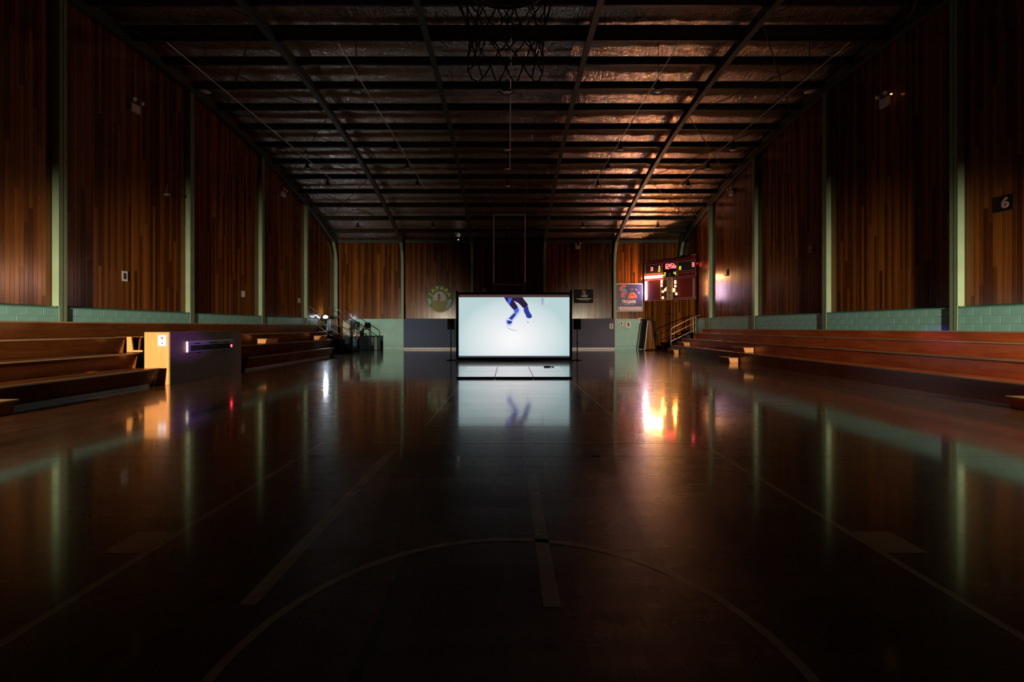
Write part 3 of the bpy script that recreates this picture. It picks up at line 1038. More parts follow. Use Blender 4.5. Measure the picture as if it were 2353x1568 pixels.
# local x along, y out of wall is -, z up; left edge at 0, total width LD, height 2.56
SW = LD
def sb(name, u0, u1, v0, v1, y0, y1, mat, bev=0):
    return MB().box(u0 * SW, u1 * SW, -y1, -y0, v0 * 2.56, v1 * 2.56, bev=bev).build(name, M[mat], ST)
# pixel helper: measured in a crop; left edge x=150 y=350..1410, right edge x=1475 y=220..1365
def uv(cx, cy):
    # perspective-correct enough for the small crop
    q = (cx - 150) / 1325.0
    dl, dr_ = A.y, B.y
    u = q * dl / (dr_ + q * (dl - dr_))
    top = 350 + (215 - 350) * q; bot = 1412 + (1362 - 1412) * q
    return u, 1 - (cy - top) / (bot - top)
def sbp(name, p0, p1, y0, y1, mat, bev=0):
    a = uv(*p0); b = uv(*p1)
    return sb(name, a[0], b[0], min(a[1], b[1]), max(a[1], b[1]), y0, y1, mat, bev)
sb('cabinet', 0, 1, 0, .985, .003, .16, 'maroon')
sb('cabinet_top', .07, .90, .985, 1.0, .003, .16, 'black')
sb('cabinet_top', .90, 1.0, .985, 1.035, .003, .16, 'maroon')
def frame(u0, v0, u1, v1, wd=.016, z=.168):
    m = MB()
    w2 = wd / 2
    W, Hh = SW, 2.56
    m.box(u0 * W, u1 * W, -z, -.16, v1 * Hh - wd, v1 * Hh); m.box(u0 * W, u1 * W, -z, -.16, v0 * Hh, v0 * Hh + wd)
    m.box(u0 * W, u0 * W + wd, -z, -.16, v0 * Hh + wd, v1 * Hh - wd); m.box(u1 * W - wd, u1 * W, -z, -.16, v0 * Hh + wd, v1 * Hh - wd)
    m.build('border_strip', M['strip'], ST)
def fr2(p0, p1, wd=.016):
    a = uv(*p0); b = uv(*p1)
    frame(a[0], min(a[1], b[1]), b[0], max(a[1], b[1]), wd)
frame(0.002, .0, .998, .045, .02); 
fr2((180, 455), (585, 665)); sbp('display_panel', (190, 465), (575, 655), .16, .164, 'disp')
fr2((612, 395), (975, 770)); sbp('display_panel', (622, 405), (965, 760), .16, .164, 'blackgloss')
fr2((1000, 372), (1450, 590)); sbp('display_panel', (1010, 385), (1440, 580), .16, .164, 'disp')
fr2((985, 675), (1470, 735)); 
sb('border_strip', .002, .008, .045, .98, .16, .168, 'strip')
sb('border_strip', .008, .07, .972, .98, .16, .168, 'strip'); sb('border_strip', .91, .995, 1.022, 1.035, .16, .168, 'strip')
fr2((235, 862), (720, 1350)); sbp('side_panel', (245, 880), (560, 1340), .16, .163, 'maroon_lit')
fr2((865, 815), (1440, 1325)); sbp('side_panel', (1025, 828), (1385, 1310), .16, .163, 'maroon_lit')
sbp('border_strip', (560, 862), (573, 1345), .163, .17, 'strip'); sbp('border_strip', (1385, 815), (1398, 1315), .163, .17, 'strip'); sbp('border_strip', (1410, 815), (1423, 1315), .163, .17, 'strip')
sbp('lamp_column', (585, 870), (712, 1345), .16, .164, 'disp'); sbp('lamp_column', (870, 845), (1010, 1325), .16, .164, 'disp')
sbp('name_plate', (720, 785), (862, 1385), .16, .185, 'tanplate')
for i, ch in enumerate('NTABA'):
    a = uv(792, [848, 965, 1085, 1200, 1320][i])
    text_mesh('plate_letter', ch, .27, M['tandark'], ST, (a[0] * SW, -.187, a[1] * 2.56), sx=.8)
# tubes and lamps
a = uv(150, 785); b = uv(612, 745)
MB().box(a[0] * SW + .02, b[0] * SW, -.21, -.165, a[1] * 2.56 - .065, a[1] * 2.56 + .065, bev=.03).build('light_tube', M['tube_h'], ST)
a = uv(188, 880); b = uv(188, 1370)
MB().box(a[0] * SW - .035, a[0] * SW + .045, -.21, -.165, b[1] * 2.56, a[1] * 2.56, bev=.03).build('light_tube', M['tube_v'], ST)
for (cx, cy, hh) in ((592, 898, 50), (592, 998, 32), (680, 1115, 30), (622, 1160, 30), (622, 1320, 32), (940, 910, 52), (940, 1018, 30), (910, 1122, 52), (968, 1222, 32)):
    a = uv(cx, cy)
    r = .046; hz = hh / 1100 * 2.56 * .85
    MB().box(a[0] * SW - r, a[0] * SW + r, -.20, -.164, a[1] * 2.56 - hz, a[1] * 2.56 + hz, bev=.03).build('lamp', M['bulb'], ST)
a = uv(708, 1068)
MB().box(a[0] * SW - .04, a[0] * SW + .04, -.19, -.164, a[1] * 2.56 - .06, a[1] * 2.56 + .06, bev=.02).build('lamp', M['bulbred'], ST)
SEG = {'0': 'abcdef', '1': 'bc', '2': 'abged', '3': 'abgcd', '4': 'fgbc', '5': 'afgcd', '6': 'fgedc', '7': 'abc'}
def digit(ch, cx, cy, w_, h_, mat):
    a = uv(cx, cy)
    x, z = a[0] * SW, a[1] * 2.56
    th = w_ * .22
    m = MB()
    y0, y1 = -.176, -.165
    for s_ in SEG[ch]:
        if s_ == 'a': m.box(x - w_ / 2, x + w_ / 2, y0, y1, z + h_ / 2 - th, z + h_ / 2)
        if s_ == 'g': m.box(x - w_ / 2, x + w_ / 2, y0, y1, z - th / 2, z + th / 2)
        if s_ == 'd': m.box(x - w_ / 2, x + w_ / 2, y0, y1, z - h_ / 2, z - h_ / 2 + th)
        if s_ == 'b': m.box(x + w_ / 2 - th, x + w_ / 2, y0, y1, z, z + h_ / 2)
        if s_ == 'c': m.box(x + w_ / 2 - th, x + w_ / 2, y0, y1, z - h_ / 2, z)
        if s_ == 'f': m.box(x - w_ / 2, x - w_ / 2 + th, y0, y1, z, z + h_ / 2)
        if s_ == 'e': m.box(x - w_ / 2, x - w_ / 2 + th, y0, y1, z - h_ / 2, z)
    m.build('digit', M[mat], ST)
M['led_clock'] = emit('clock digits', (1.0, .05, .055), 14)
digit('3', 337, 558, .14, .23, 'led_pale'); digit('2', 530, 585, .12, .20, 'led_yellow')
digit('1', 680, 495, .14, .30, 'led_clock'); digit('2', 752, 490, .15, .30, 'led_clock'); digit('5', 845, 478, .15, .28, 'led_clock'); digit('6', 925, 478, .14, .28, 'led_clock')
a = uv(797, 485)
MB().box(a[0] * SW - .02, a[0] * SW + .02, -.176, -.165, a[1] * 2.56 + .03, a[1] * 2.56 + .07).box(a[0] * SW - .02, a[0] * SW + .02, -.176, -.165, a[1] * 2.56 - .07, a[1] * 2.56 - .03).build('colon', M['led_clock'], ST)
# red glow around the clock digits, put in as a maroon-coloured sheet
sbp('clock_glow_sheet', (665, 420), (962, 560), .164, .1645, 'maroon')
digit('3', 1390, 452, .13, .24, 'led_pale'); digit('0', 1062, 538, .11, .20, 'led_yellow')
digit('2', 668, 702, .12, .22, 'led_yellow'); digit('4', 925, 680, .13, .21, 'led_yellow')
a = uv(532, 502)
MB().poly([(-.05, -.04), (.05, -.04), (.05, .0), (0, .075), (-.05, .0)], .01, M=Matrix.Translation((a[0] * SW, -.165, a[1] * 2.56))).build('arrow', M['led_pale'], ST)
a = uv(792, 682)
text_mesh('caption', 'Team', .085, M['strip'], ST, (a[0] * SW, -.168, a[1] * 2.56)); a = uv(792, 735)
text_mesh('caption', 'Fouls', .085, M['strip'], ST, (a[0] * SW, -.168, a[1] * 2.56))
# soft light the row of lamps gives off comes from their own surfaces; added only to redden the wall: red side glow at the right end
MB().box(SW + .0, SW + .008, -.09, -.03, 2.05, 2.14).build('added_red_glow', emit('side glow', (1.0, .01, .02), 5), ST)

# ------------------------------------------------------------------ signs on the far wall
DW = 29.42
# oval green and yellow sign
c = P(1010.5, 687.5, DW)
t = thing('oval_sign', 'oval green and yellow JAPARA sign on the far wall left of the screen', 'sign', (c[0], DW, c[2]))
rx, rz_ = 29.5 * DW / F, 31 * DW / F
def ell(a, b, n=40, cx=0, cz=0, t0=0, t1=360): return [(cx + a * math.cos(R(t0 + (t1 - t0) * i / n)), cz + b * math.sin(R(t0 + (t1 - t0) * i / n))) for i in range(n)]
MB().poly(ell(rx, rz_), .04).build('board', M['green'], t)
MB().poly([(math.cos(R(a)) * rx * q, math.sin(R(a)) * rz_ * q) for q, rng in ((.985, range(205, 336, 6)), (.93, range(335, 204, -6))) for a in rng], .006, M=Matrix.Translation((0, -.04, 0))).build('rim_line', M['signwhite'], t)
MB().poly(ell(rx * .62, rz_ * .60, cz=-.10), .006, M=Matrix.Translation((0, -.04, 0))).build('yellow_disc', M['olive'], t)
MB().poly(ell(rx * .50, rz_ * .50, cz=.05, t0=-25, t1=205), .006, M=Matrix.Translation((0, -.046, 0))).build('white_disc', M['signwhite'], t)
MB().poly([(-.4, -.35), (.4, -.35), (.62, -.55), (.3, -.78), (-.3, -.78), (-.62, -.55)], .006, M=Matrix.Translation((0, -.036, 0))).build('lower_field', M['olive'], t)
for (sg, pts) in ((1, [(.50, -.08), (.72, .02), (.80, -.10), (.66, -.42), (.50, -.62), (.42, -.48), (.50, -.30)]), (-1, [(-.80, .02), (-.58, .02), (-.52, -.2), (-.58, -.42), (-.72, -.32)])):
    MB().poly(pts, .006, M=Matrix.Translation((0, -.045, 0))).build('ribbon', M['teal'], t)
MB().poly([(-.14, -.25), (-.10, .10), (-.16, .20), (-.06, .30), (.04, .22), (.02, .0), (.14, .06), (.10, -.02), (.0, -.08), (-.04, -.25)], .004, M=Matrix.Translation((0, -.052, .08))).build('figure', plain('figure grey', (.12, .09, .12), .5), t)
for i, ch in enumerate('JAPARA'):
    aa = 90 + (2.5 - i) * 26
    rr = .80
    text_mesh('letter', ch, .34, M['yellow'], t, (rr * rx * math.cos(R(aa)), -.045, rr * rz_ * math.sin(R(aa))), rot=(R(90), R(90 - aa) * 1.0, 0), bold=.012)

# black sign
c = P(1341.5, 681, DW)
t = thing('club_sign', 'black rectangular NSD sign on the far wall right of the screen', 'sign', (c[0], DW, c[2]))
k_ = DW / F
MB().box(-21.5 * k_, 21.5 * k_, -.03, 0, -15.7 * k_, 15.7 * k_, bev=.004).build('board', M['black'], t)
text_mesh('letters', 'NSD', .20, M['signwhite'], t, (0.02, -.033, .0), bold=.008, shear=.25, sx=1.1)
m = MB()
m.poly([(-.14, .13), (-.05, .22), (.08, .22), (.17, .12), (.10, .16), (.0, .17), (-.06, .14)], .004); m.poly([(-.18, .25), (-.05, .36), (.06, .34), (.14, .22), (.06, .29), (-.05, .30)], .004)
m.poly([(-.03, .08), (.05, .14), (.08, .08), (.03, .03)], .004)
m.build('emblem', M['signwhite'], t, loc=(0, -.031, .03))
for (z, wd) in ((-.16, .50), (-.235, .34)):
    MB().box(-wd, wd, -.032, -.03, z - .010, z + .010).build('text_line', M['grey'], t)

# square navy sign
c = P(1445.2, 684, DW)
t = thing('team_sign', 'square navy WESTSIDE TROJANS basketball sign with helmet and ball, beside the scoreboard', 'sign', (c[0], DW, c[2]))
hs = 32 * k_
MB().box(-hs, hs, -.03, 0, -hs, hs, bev=.01).build('board', M['pinkwhite'], t)
MB().box(-hs + .045, hs - .045, -.034, -.028, -hs + .045, hs - .045, bev=.003).build('face', M['navy'], t)
def tp(cx, cy): return ((cx - 1755) / 12.06 * k_, -(cy - 528) / 12.06 * k_)
def tpoly(name, pts, mat, lay=0, pr=t):
    MB().poly([tp(*q) for q in pts], .003, M=Matrix.Translation((0, -.034 - .003 * lay, 0))).build(name, M[mat], pr)
tpoly('crest', [(1500, 350), (1490, 280), (1520, 215), (1590, 180), (1680, 200), (1690, 220), (1640, 240), (1590, 245), (1560, 290), (1550, 350)], 'signred')
tpoly('helmet', [(1550, 380), (1555, 300), (1590, 265), (1635, 275), (1680, 320), (1715, 370), (1650, 375), (1600, 365)], 'signblue', 1)
tpoly('cape', [(1530, 500), (1530, 420), (1570, 385), (1700, 385), (1720, 400), (1640, 430), (1570, 545)], 'signred')
tpoly('scarf', [(1580, 550), (1610, 490), (1680, 430), (1710, 425), (1660, 470), (1645, 550)], 'signblue', 1)
bx, bz = 1845, 550
tpoly('ball', [(bx + 132 * math.cos(R(q)), bz - 165 * math.sin(R(q))) for q in range(0, 181, 10)], 'signorange')
for (dx, w_) in ((0, 0),):
    for pts in ([(1715, 520), (1790, 470), (1900, 455), (1970, 480), (1900, 465), (1790, 482), (1720, 532)], [(1780, 400), (1850, 430), (1930, 520), (1940, 550), (1925, 550), (1910, 520), (1840, 440)], [(1740, 470), (1830, 420), (1920, 410), (1830, 430), (1745, 482)]):
        tpoly('ball_seam', pts, 'navy', 1)
q = tp(1752, 578); text_mesh('letters', 'W E S T S I D E', .085, M['signorange'], t, (q[0], -.038, q[1]), sx=1.25)
q = tp(1750, 648); text_mesh('letters', 'TROJANS', .27, M['pinkwhite'], t, (q[0], -.038, q[1]), bold=.010, sx=.80)
q = tp(1755, 718); text_mesh('letters', 'BASKETBALL CLUB', .058, M['pinkwhite'], t, (q[0], -.038, q[1]), sx=1.3)
q = tp(1835, 300); text_mesh('letters', 'Simply', .08, M['pinkwhite'], t, (q[0], -.038, q[1]), rot=(R(90), 0, 0))
q = tp(1955, 315); text_mesh('letters', 'The', .10, M['pinkwhite'], t, (q[0], -.038, q[1]), rot=(R(90), R(30), 0))
q = tp(2025, 400); text_mesh('letters', 'Best', .09, M['pinkwhite'], t, (q[0], -.038, q[1]), rot=(R(90), R(62), 0))
a = tp(1495, 785); b = tp(2105, 880)
MB().box(a[0], b[0], -.038, -.034, b[1], a[1], bev=.002).build('contact_strip', M['pinkwhite'], t)
for cy in (812, 850):
    a = tp(1525, cy - 7); b = tp(2080, cy + 5)
    MB().box(a[0], b[0], -.040, -.038, b[1], a[1]).build('text_line', M['tandark'], t)
q = tp(1462, 832); text_mesh('letters', 'f', .19, M['pinkwhite'], t, (q[0], -.038, q[1]), bold=.006)

# ------------------------------------------------------------------ sheets of paper, boxes and numbers on the walls
def paper(px, py, w_, h_, d, label, wall='far', dark=.0, mat='paper'):
    s = w_ and h_
    if wall == 'far':
        k_ = d / F
        t = thing('notice', label, 'notice', P(px, py, d), group=None)
        m = MB().box(-w_ * k_ / 2, w_ * k_ / 2, -.004, 0, -h_ * k_ / 2, h_ * k_ / 2)
        m.build('sheet', M[mat], t)
        if dark:
            MB().box(-w_ * k_ * .18, w_ * k_ * .22, -.006, -.004, -h_ * k_ * .3, h_ * k_ * .3).build('print', M['tandark'], t)
    else:
        sg = -1 if wall == 'left' else 1
        X = 11.16 * sg
        dd = X * F / (px - CX)
        k_ = dd / F
        wy = w_ * dd * dd / (abs(X) * F)
        t = thing('notice', label, 'notice', (X - sg * .006, dd, H - (py - CY) * k_))
        MB().box(-.002, .002, -wy / 2, wy / 2, -h_ * k_ / 2, h_ * k_ / 2).build('sheet', M[mat], t)
        if dark:
            MB().box(-sg * .004, -sg * .002, -wy * .25, wy * .25, -h_ * k_ * .3, h_ * k_ * .3).build('print', M['disp'], t)
    return t
paper(286.5, 635, 13, 23, 0, 'white notice with dark print on the left wall, nearest of three', 'left', 1)
paper(559, 676, 8, 14, 0, 'dim pale notice on the left wall, middle one of three', 'left', 0)
paper(687.5, 691, 5, 11, 0, 'small dim notice on the left wall, farthest of three', 'left', 0)
paper(1405, 750, 8.5, 11, 29.33, 'white poster with red print on the grey wall padding', 'far', 1)
paper(1416, 739, 6, 6, 29.40, 'small red and white sheet at the corner of the teal panel', 'far', 1)
paper(1428, 744, 8, 10, 29.40, 'curling white sheet on the teal panel, second from the left', 'far', 1)
paper(1443.5, 746, 11.5, 14, 29.40, 'largest white sheet on the teal panel', 'far', 1)
paper(1470.5, 737, 7, 12, 29.40, 'narrow white sheet beside the black A-frame', 'far', 0)
paper(807, 725, 5, 6, 29.40, 'tiny pinkish sheet on the boards above the teal panel at left', 'far', 0, 'strip')
paper(1112, 667, 8, 9, 29.45, 'plain brown card on the far wall just above the screen', 'far', 0, 'tanplate')

for (px, py, ch, lab) in ((2311, 467, '6', 'dark plate with a pale 6 high on the right wall'), (1863, 574, '7', 'dark plate with a faint 7 on the right wall')):
    X = 11.165; dd = X * F / (px - CX)
    k_ = dd / F
    t = thing('number_plate', lab, 'sign', (X - .01, dd, H - (py - CY) * k_))
    hw = .17
    MB().box(-.008, .008, -hw, hw, -hw, hw).build('plate', M['black'], t)
    text_mesh('numeral', ch, .32, M['strip'], t, (-.010, 0, 0), rot=(R(90), 0, R(-90)), bold=.012)
X = 11.165; dd = X * F / (1670 - CX)
t = thing('control_box', 'small dark box on the boards of the right wall beside the scoreboard', 'box', (X - .03, dd, H + (752 - 627) * dd / F))
MB().box(-.03, .03, -.10, .10, -.16, .16, bev=.01).build('case', M['steel_dark'], t)
MB().box(-.034, -.03, -.06, .06, -.10, .10).build('cover', M['disp'], t)

def twin_spot(x, y, z, rz, label, drop=0):
    t = thing('emergency_light', label, 'lamp', (x, y, z), rz, group='twin spot emergency lights')
    MB().box(-.16, .16, .0, .10, -.14, .10, bev=.012).build('battery_case', M['white'], t)
    for s in (-1, 1):
        MB().tube([(s * .11, .03, .10), (s * .13, -.02, .17)], .014, 6).build('stalk', M['grey'], t)
        o = MB().lathe([(.03, .05), (.055, .02), (.06, -.03), (.055, -.035)], 14).build('spot_head', M['white'], t, smooth=False, loc=(s * .14, -.05, .20), rot=(R(-65), R(-25 * s), 0))
    if drop:
        MB().tube([(0, .05, .10), (0, .05, drop)], .010, 6).build('conduit', M['grey'], t)
    return t
def side_pt(px, py, sg):
    X = (11.17 - .005) * sg
    dd = X * F / (px - CX)
    return X, dd, H - (py - CY) * dd / F
for (px, py, sg, lab, dr_) in ((306, 248, -1, 'twin spot emergency light with a cable up the left wall, nearest the camera', 1.2), (649, 446, -1, 'small twin spot emergency light far down the left wall', .6),
                               (2037, 234, 1, 'twin spot emergency light hanging by a cable on the right wall, nearest the camera', 1.2), (1683, 443, 1, 'small twin spot emergency light far down the right wall', .6)):
    X, dd, z = side_pt(px, py, sg)
    twin_spot(X - sg * .10, dd, z, R(90) if sg < 0 else R(-90), lab, dr_)
    # back of the case touches the boards
c = P(1328, 567, 29.38)
twin_spot(c[0], 29.38, c[2], 0, 'small twin spot emergency light high on the far wall')
bpy.context.view_layer.update()
X, dd, z = side_pt(2042, 229, 1)
MB_ = MB().box(-.02, .02, -.02, .02, -.015, .015)
o = MB_.build('indicator_lamp', M['led_amber'], None, loc=(X - .16, dd - .28, z + .02)); tag(o, 'tiny amber indicator beside the nearest emergency light on the right wall', 'lamp')
X, dd, z = side_pt(378, 447, -1)
t = thing('wall_camera', 'dim bracket with a small camera on the left wall between the first two posts', 'camera', (X + .01, dd, z))
MB().tube([(0, .1, .35), (.03, .02, .02)], .012, 6).build('bracket', M['grey'], t)
MB().box(.0, .16, -.05, .05, -.05, .03, bev=.01).build('camera_body', M['grey'], t)
c = P(1053, 551, 29.3)
t = thing('alarm_sensor', 'tiny bright sensor light high on the far wall beam', 'sensor', c)
MB().box(-.03, .03, 0, .06, -.03, .03, bev=.01).build('case', M['grey'], t)
MB().box(-.022, .022, -.008, 0, -.022, .022).build('indicator', M['led_tiny'], t)

# ------------------------------------------------------------------ exit light at the far left door
t = thing('exit_light', 'blazing white emergency lamp with a green exit sign over the far left doorway', 'lamp', (XL + .16, 27.1, 1.99))
MB().box(0, .10, -.32, .32, -.05, .13, bev=.01).build('housing', M['black'], t)
MB().box(.10, .105, .12, .42, -.04, .12).build('exit_face', M['exitgreen'], t)
MB().lathe([(.03, -.02), (.11, .02), (.14, .08), (.11, .13), (.03, .17)], 18).build('lamp_globe', M['flood'], t, smooth=True, loc=(.12, .0, -.02))
MB().box(0, .06, -.80, -.60, -.03, .02, bev=.01).build('small_lamp', emit('second lamp', (.8, .8, 1), 3), t)

# ------------------------------------------------------------------ high bay lamps and their conduits
proto = None
rows = [(13.6, 8.47, 'nearest'), (18.2, 8.52, 'second'), (20.5, 8.56, 'third'), (22.8, 8.50, 'fourth'), (27.4, 7.42, 'last')]
cols = [(-9.05, 'far left'), (-4.55, 'left'), (-.04, 'middle'), (4.48, 'right'), (9.0, 'far right')]
for (y, z, rn) in rows:
    for (x, cn) in cols:
        if proto is None:
            proto = thing('high_bay_lamp', '', 'lamp', group='unlit dome lamps under the roof')
            MB().lathe([(.035, .36), (.04, .26), (.07, .20), (.08, .10), (.155, .03), (.185, .0), (.18, -.004), (.15, .024), (.07, .09)], 20).build('dome', M['steel_dark'], proto, smooth=True)
            MB().lathe([(.005, .050), (.10, .045), (.155, .012), (.155, .008), (.005, .006)], 20).build('reflector', M['white'], proto, smooth=True)
            MB().ring(.182, .010, 24, 6).build('rim', M['steel_dark'], proto)
            MB().tube([(0, 0, .35), (0, 0, 1)], .010, 6).build('hanger', M['steel_dark'], proto)
            o = proto
        else:
            o = copy_tree(proto)
        o.location = (x, y, z)
        o['label'] = 'unlit dome lamp, %s column, %s row from the camera' % (cn, rn)
        for ch in o.children:
            if ch.name.startswith('hanger'):
                ch.scale = (1, 1, 1)
                gap = (purl_z(y) - .05) - z
                ch.scale.z = max(.3, gap)
for (x, nm) in ((-8.4, 'far left'), (-4.2, 'left'), (.07, 'centre'), (4.2, 'right'), (8.4, 'far right')):
    m = MB().tube([(x, 11.6 if abs(x) < 1 else 11.2, 8.93 if abs(x) < 1 else 8.45), (x, 22.4 if abs(x) > 5 else (21.6 if abs(x) < 1 else 23.2), 8.93 if abs(x) < 1 else 8.45)], .013 if abs(x) > 1 else .02, 6)
    o = m.build('lighting_conduit', M['galv'])
    tag(o, 'thin straight lighting conduit under the roof, %s of five' % nm, 'pipe', 'lighting conduits')

# ------------------------------------------------------------------ near basketball hoop overhead
hy, hz_ = 2.065, 3.05
t = thing('basketball_hoop', 'dark red basketball hoop with a loose cord net hanging over the camera', 'hoop', (-.01, hy, hz_))
MB().ring(.228, .010, 48, 10).build('rim', M['rimred'], t, smooth=True)
m = MB()
m.box(-.07, .07, -.42, -.22, -.03, .0); m.box(-.12, .12, -.43, -.41, -.12, .08)
m.tube([(-.06, -.40, -.10), (-.10, -.20, -.012)], .008, 6); m.tube([(.06, -.40, -.10), (.10, -.20, -.012)], .008, 6)
m.build('rim_bracket', M['rimred'], t)
m = MB()
for k_ in range(12):
    a = 2 * math.pi * k_ / 12
    m.tube([(.236 * math.cos(a - .06), .236 * math.sin(a - .06), -.004), (.24 * math.cos(a), .24 * math.sin(a), -.022), (.236 * math.cos(a + .06), .236 * math.sin(a + .06), -.004)], .004, 5)
m.build('net_hooks', M['rimred'], t)
MB().box(-.9, .9, -.47, -.43, -.15, .90, bev=.01).build('backboard', M['white'], t)
m = MB()
prof = [(.235, -.02), (.222, -.11), (.190, -.19), (.168, -.27), (.165, -.345), (.175, -.42)]
n = 12
rnd = random.Random(3)
jit = {}
def npt(lv, kk):
    kk2 = kk % (2 * n)
    r, z = prof[lv]
    if (lv, kk2) not in jit: jit[lv, kk2] = (rnd.uniform(-.010, .010), rnd.uniform(-.05, .05), rnd.uniform(-.012, .012) if lv else 0)
    j = jit[lv, kk2]
    a = math.pi * kk2 / n + (j[1] if lv else 0)
    rr = r + (j[0] if lv else 0)
    return Vector((rr * math.cos(a), rr * math.sin(a), z + j[2]))
for lv in range(5):
    for kk in range(2 * n):
        if (kk + lv) % 2: continue
        a = npt(lv, kk)
        for dk in (-1, 1):
            b = npt(lv + 1, kk + dk)
            mid = (a + b) / 2 + Vector((0, 0, -.020 if lv == 0 else -.008))
            q1 = a.lerp(mid, .5) + Vector((0, 0, -.004)); q2 = mid.lerp(b, .5) + Vector((0, 0, -.004))
            m.tube([a, q1, mid, q2, b], .0036, 5, cap=False)
        # knots
for kk in range(2 * n):
    if (kk + 5) % 2: continue
    a = npt(5, kk); b = npt(5, kk + 2)
    if kk % 4 == 1:
        mid = (a + b) / 2 + Vector((0, 0, -.03))
        m.tube([a, a.lerp(mid, .6) + Vector((0, 0, -.015)), mid, b.lerp(mid, .6) + Vector((0, 0, -.015)), b], .0036, 5, cap=False)
m.build('net', M['net'], t)

# ------------------------------------------------------------------ far goal hung from the roof
g = 26.0
t = thing('hung_backboard', 'pale tube frame of the far basketball goal hanging above the screen', 'goal', ((1170.3 - CX) * g / F, g, 3.6))
def gp(px, py, d=g): 
    q = P(px, py, d); return (q[0] - (1170.3 - CX) * g / F, q[1] - g, q[2] - 3.6)
for px, pu in ((1134.3, 1127), (1206.3, 1212.5)):
    MB().tube([gp(px, 651), gp(px, 492)], .032, 8).build('pole', M['galv'], t)
    MB().tube([gp(px, 492), gp(pu, 385, 21.9), ], .018, 8).build('stay_rod', M['steel_dark'], t)
    MB().tube([gp(px, 492), (gp(px, 492)[0], 0, foil_z(g) - .2 - 3.6)], .02, 8).build('hanger_rod', M['steel_dark'], t)
MB().box(gp(1134, 0)[0], gp(1206.6, 0)[0], -.04, .04, gp(0, 494.5)[2], gp(0, 491)[2]).build('cross_bar', M['galv'], t)
MB().box(gp(1134, 0)[0], gp(1206.6, 0)[0], -.02, .02, gp(0, 652.4)[2], gp(0, 651)[2]).build('cross_bar', M['grey'], t)
for (x0_, x1_, z0_, z1_) in ((1134.5, 1206.8, 654, 656.3), (1134.5, 1136.8, 656.3, 697), (1204.5, 1206.8, 656.3, 697), (1134.5, 1206.8, 695, 697)):
    MB().box(gp(x0_, 0)[0], gp(x1_, 0)[0], -.03, .0, gp(0, z1_)[2], gp(0, z0_)[2]).build('border', M['white'], t)
MB().box(gp(1136.8, 0)[0], gp(1204.5, 0)[0], -.018, -.008, gp(0, 695)[2], gp(0, 656.3)[2]).build('clear_sheet', M['glass'], t)
MB().ring(.228, .010, 24, 6).build('rim', M['rimred'], t, loc=(0, -.40, 3.05 - 3.6))
MB().box(-.05, .05, -.18, -.03, 3.04 - 3.6, 3.06 - 3.6).build('rim_bracket', M['rimred'], t)

# ------------------------------------------------------------------ stairs and handrails at the bleacher ends
def stairs(label, s, x0, x1, y0, y1, n, ztop):
    t = thing('stairs', label, 'stairs', (s * (x0 + x1) / 2, (y0 + y1) / 2, 0))
    ox, oy = s * (x0 + x1) / 2, (y0 + y1) / 2
    for i in range(n):
        xa = x0 + (x1 - x0) * i / n
        z = ztop * (i + 1) / n
        MB().box(s * xa - ox, s * x1 - ox, y0 - oy, y1 - oy, z - ztop / n + (.002 if i == 0 else 0), z, bev=.004).build('step', M['black'], t)
    return t
stairs('black stairs beside the far end of the right bleacher', 1, 9.35, 10.75, 26.1, 26.85, 5, 1.25)
stairs('dark stairs beside the far end of the left bleacher', -1, 8.7, 10.9, 25.4, 26.3, 6, 1.5)
t = thing('handrail', 'shiny tube handrail climbing the stairs at the far end of the right bleacher', 'handrail', (9.3, 26.2, 0))
def rp(px, py, d=26.0): q = P(px, py, d); return (q[0] - 9.3, q[1] - 26.2, q[2])
MB().tube([rp(1541.5, 809.5), rp(1541.5, 759), rp(1544, 755), rp(1590, 731), rp(1608, 724)], .024, 8).build('top_rail', M['steel'], t)
MB().tube([rp(1542, 770), rp(1597, 742)], .016, 8).build('middle_rail', M['steel'], t)
MB().tube([rp(1542, 785), rp(1599, 757)], .016, 8).build('lower_rail', M['steel'], t)
MB().tube([rp(1593, 764), rp(1593, 730.5)], .024, 8).build('post', M['steel'], t)
MB().tube([rp(1599, 767), rp(1599, 729)], .024, 8).build('post', M['steel'], t)
t = thing('handrail', 'grey three-line handrail in front of the far left doorway', 'handrail', (-10.0, 25.3, 0))
def rq(px, py, d=25.3): q = P(px, py, d); return (q[0] + 10.0, q[1] - 25.3, q[2])
MB().tube([rq(707, 702), rq(784, 753)], .018, 8).build('top_rail', M['steel'], t)
MB().tube([rq(707, 718), rq(780, 768)], .018, 8).build('middle_rail', M['steel'], t)
MB().tube([rq(707, 733), rq(775, 780)], .018, 8).build('lower_rail', M['steel'], t)
MB().tube([rq(706, 762), rq(706, 700)], .024, 8).build('post', M['steel'], t)
MB().tube([rq(785, 811.2), rq(785, 752)], .024, 8).build('post', M['rail_dark'], t)
t = thing('handrail', 'dark red handrail sloping down behind the umpire chair', 'handrail', (-9.5, 27.3, 0))
def rr_(px, py, d=27.3): q = P(px, py, d); return (q[0] + 9.5, q[1] - 27.3, q[2])
MB().tube([rr_(767, 705), rr_(819, 740), rr_(833, 749), rr_(847, 758), rr_(849, 761), rr_(849, 806.5)], .026, 8).build('top_rail', M['rail_dark'], t)
MB().tube([rr_(776, 727), rr_(849, 775)], .02, 8).build('middle_rail', M['rail_dark'], t)
MB().tube([rr_(785, 750), rr_(849, 790)], .02, 8).build('lower_rail', M['rail_dark'], t)

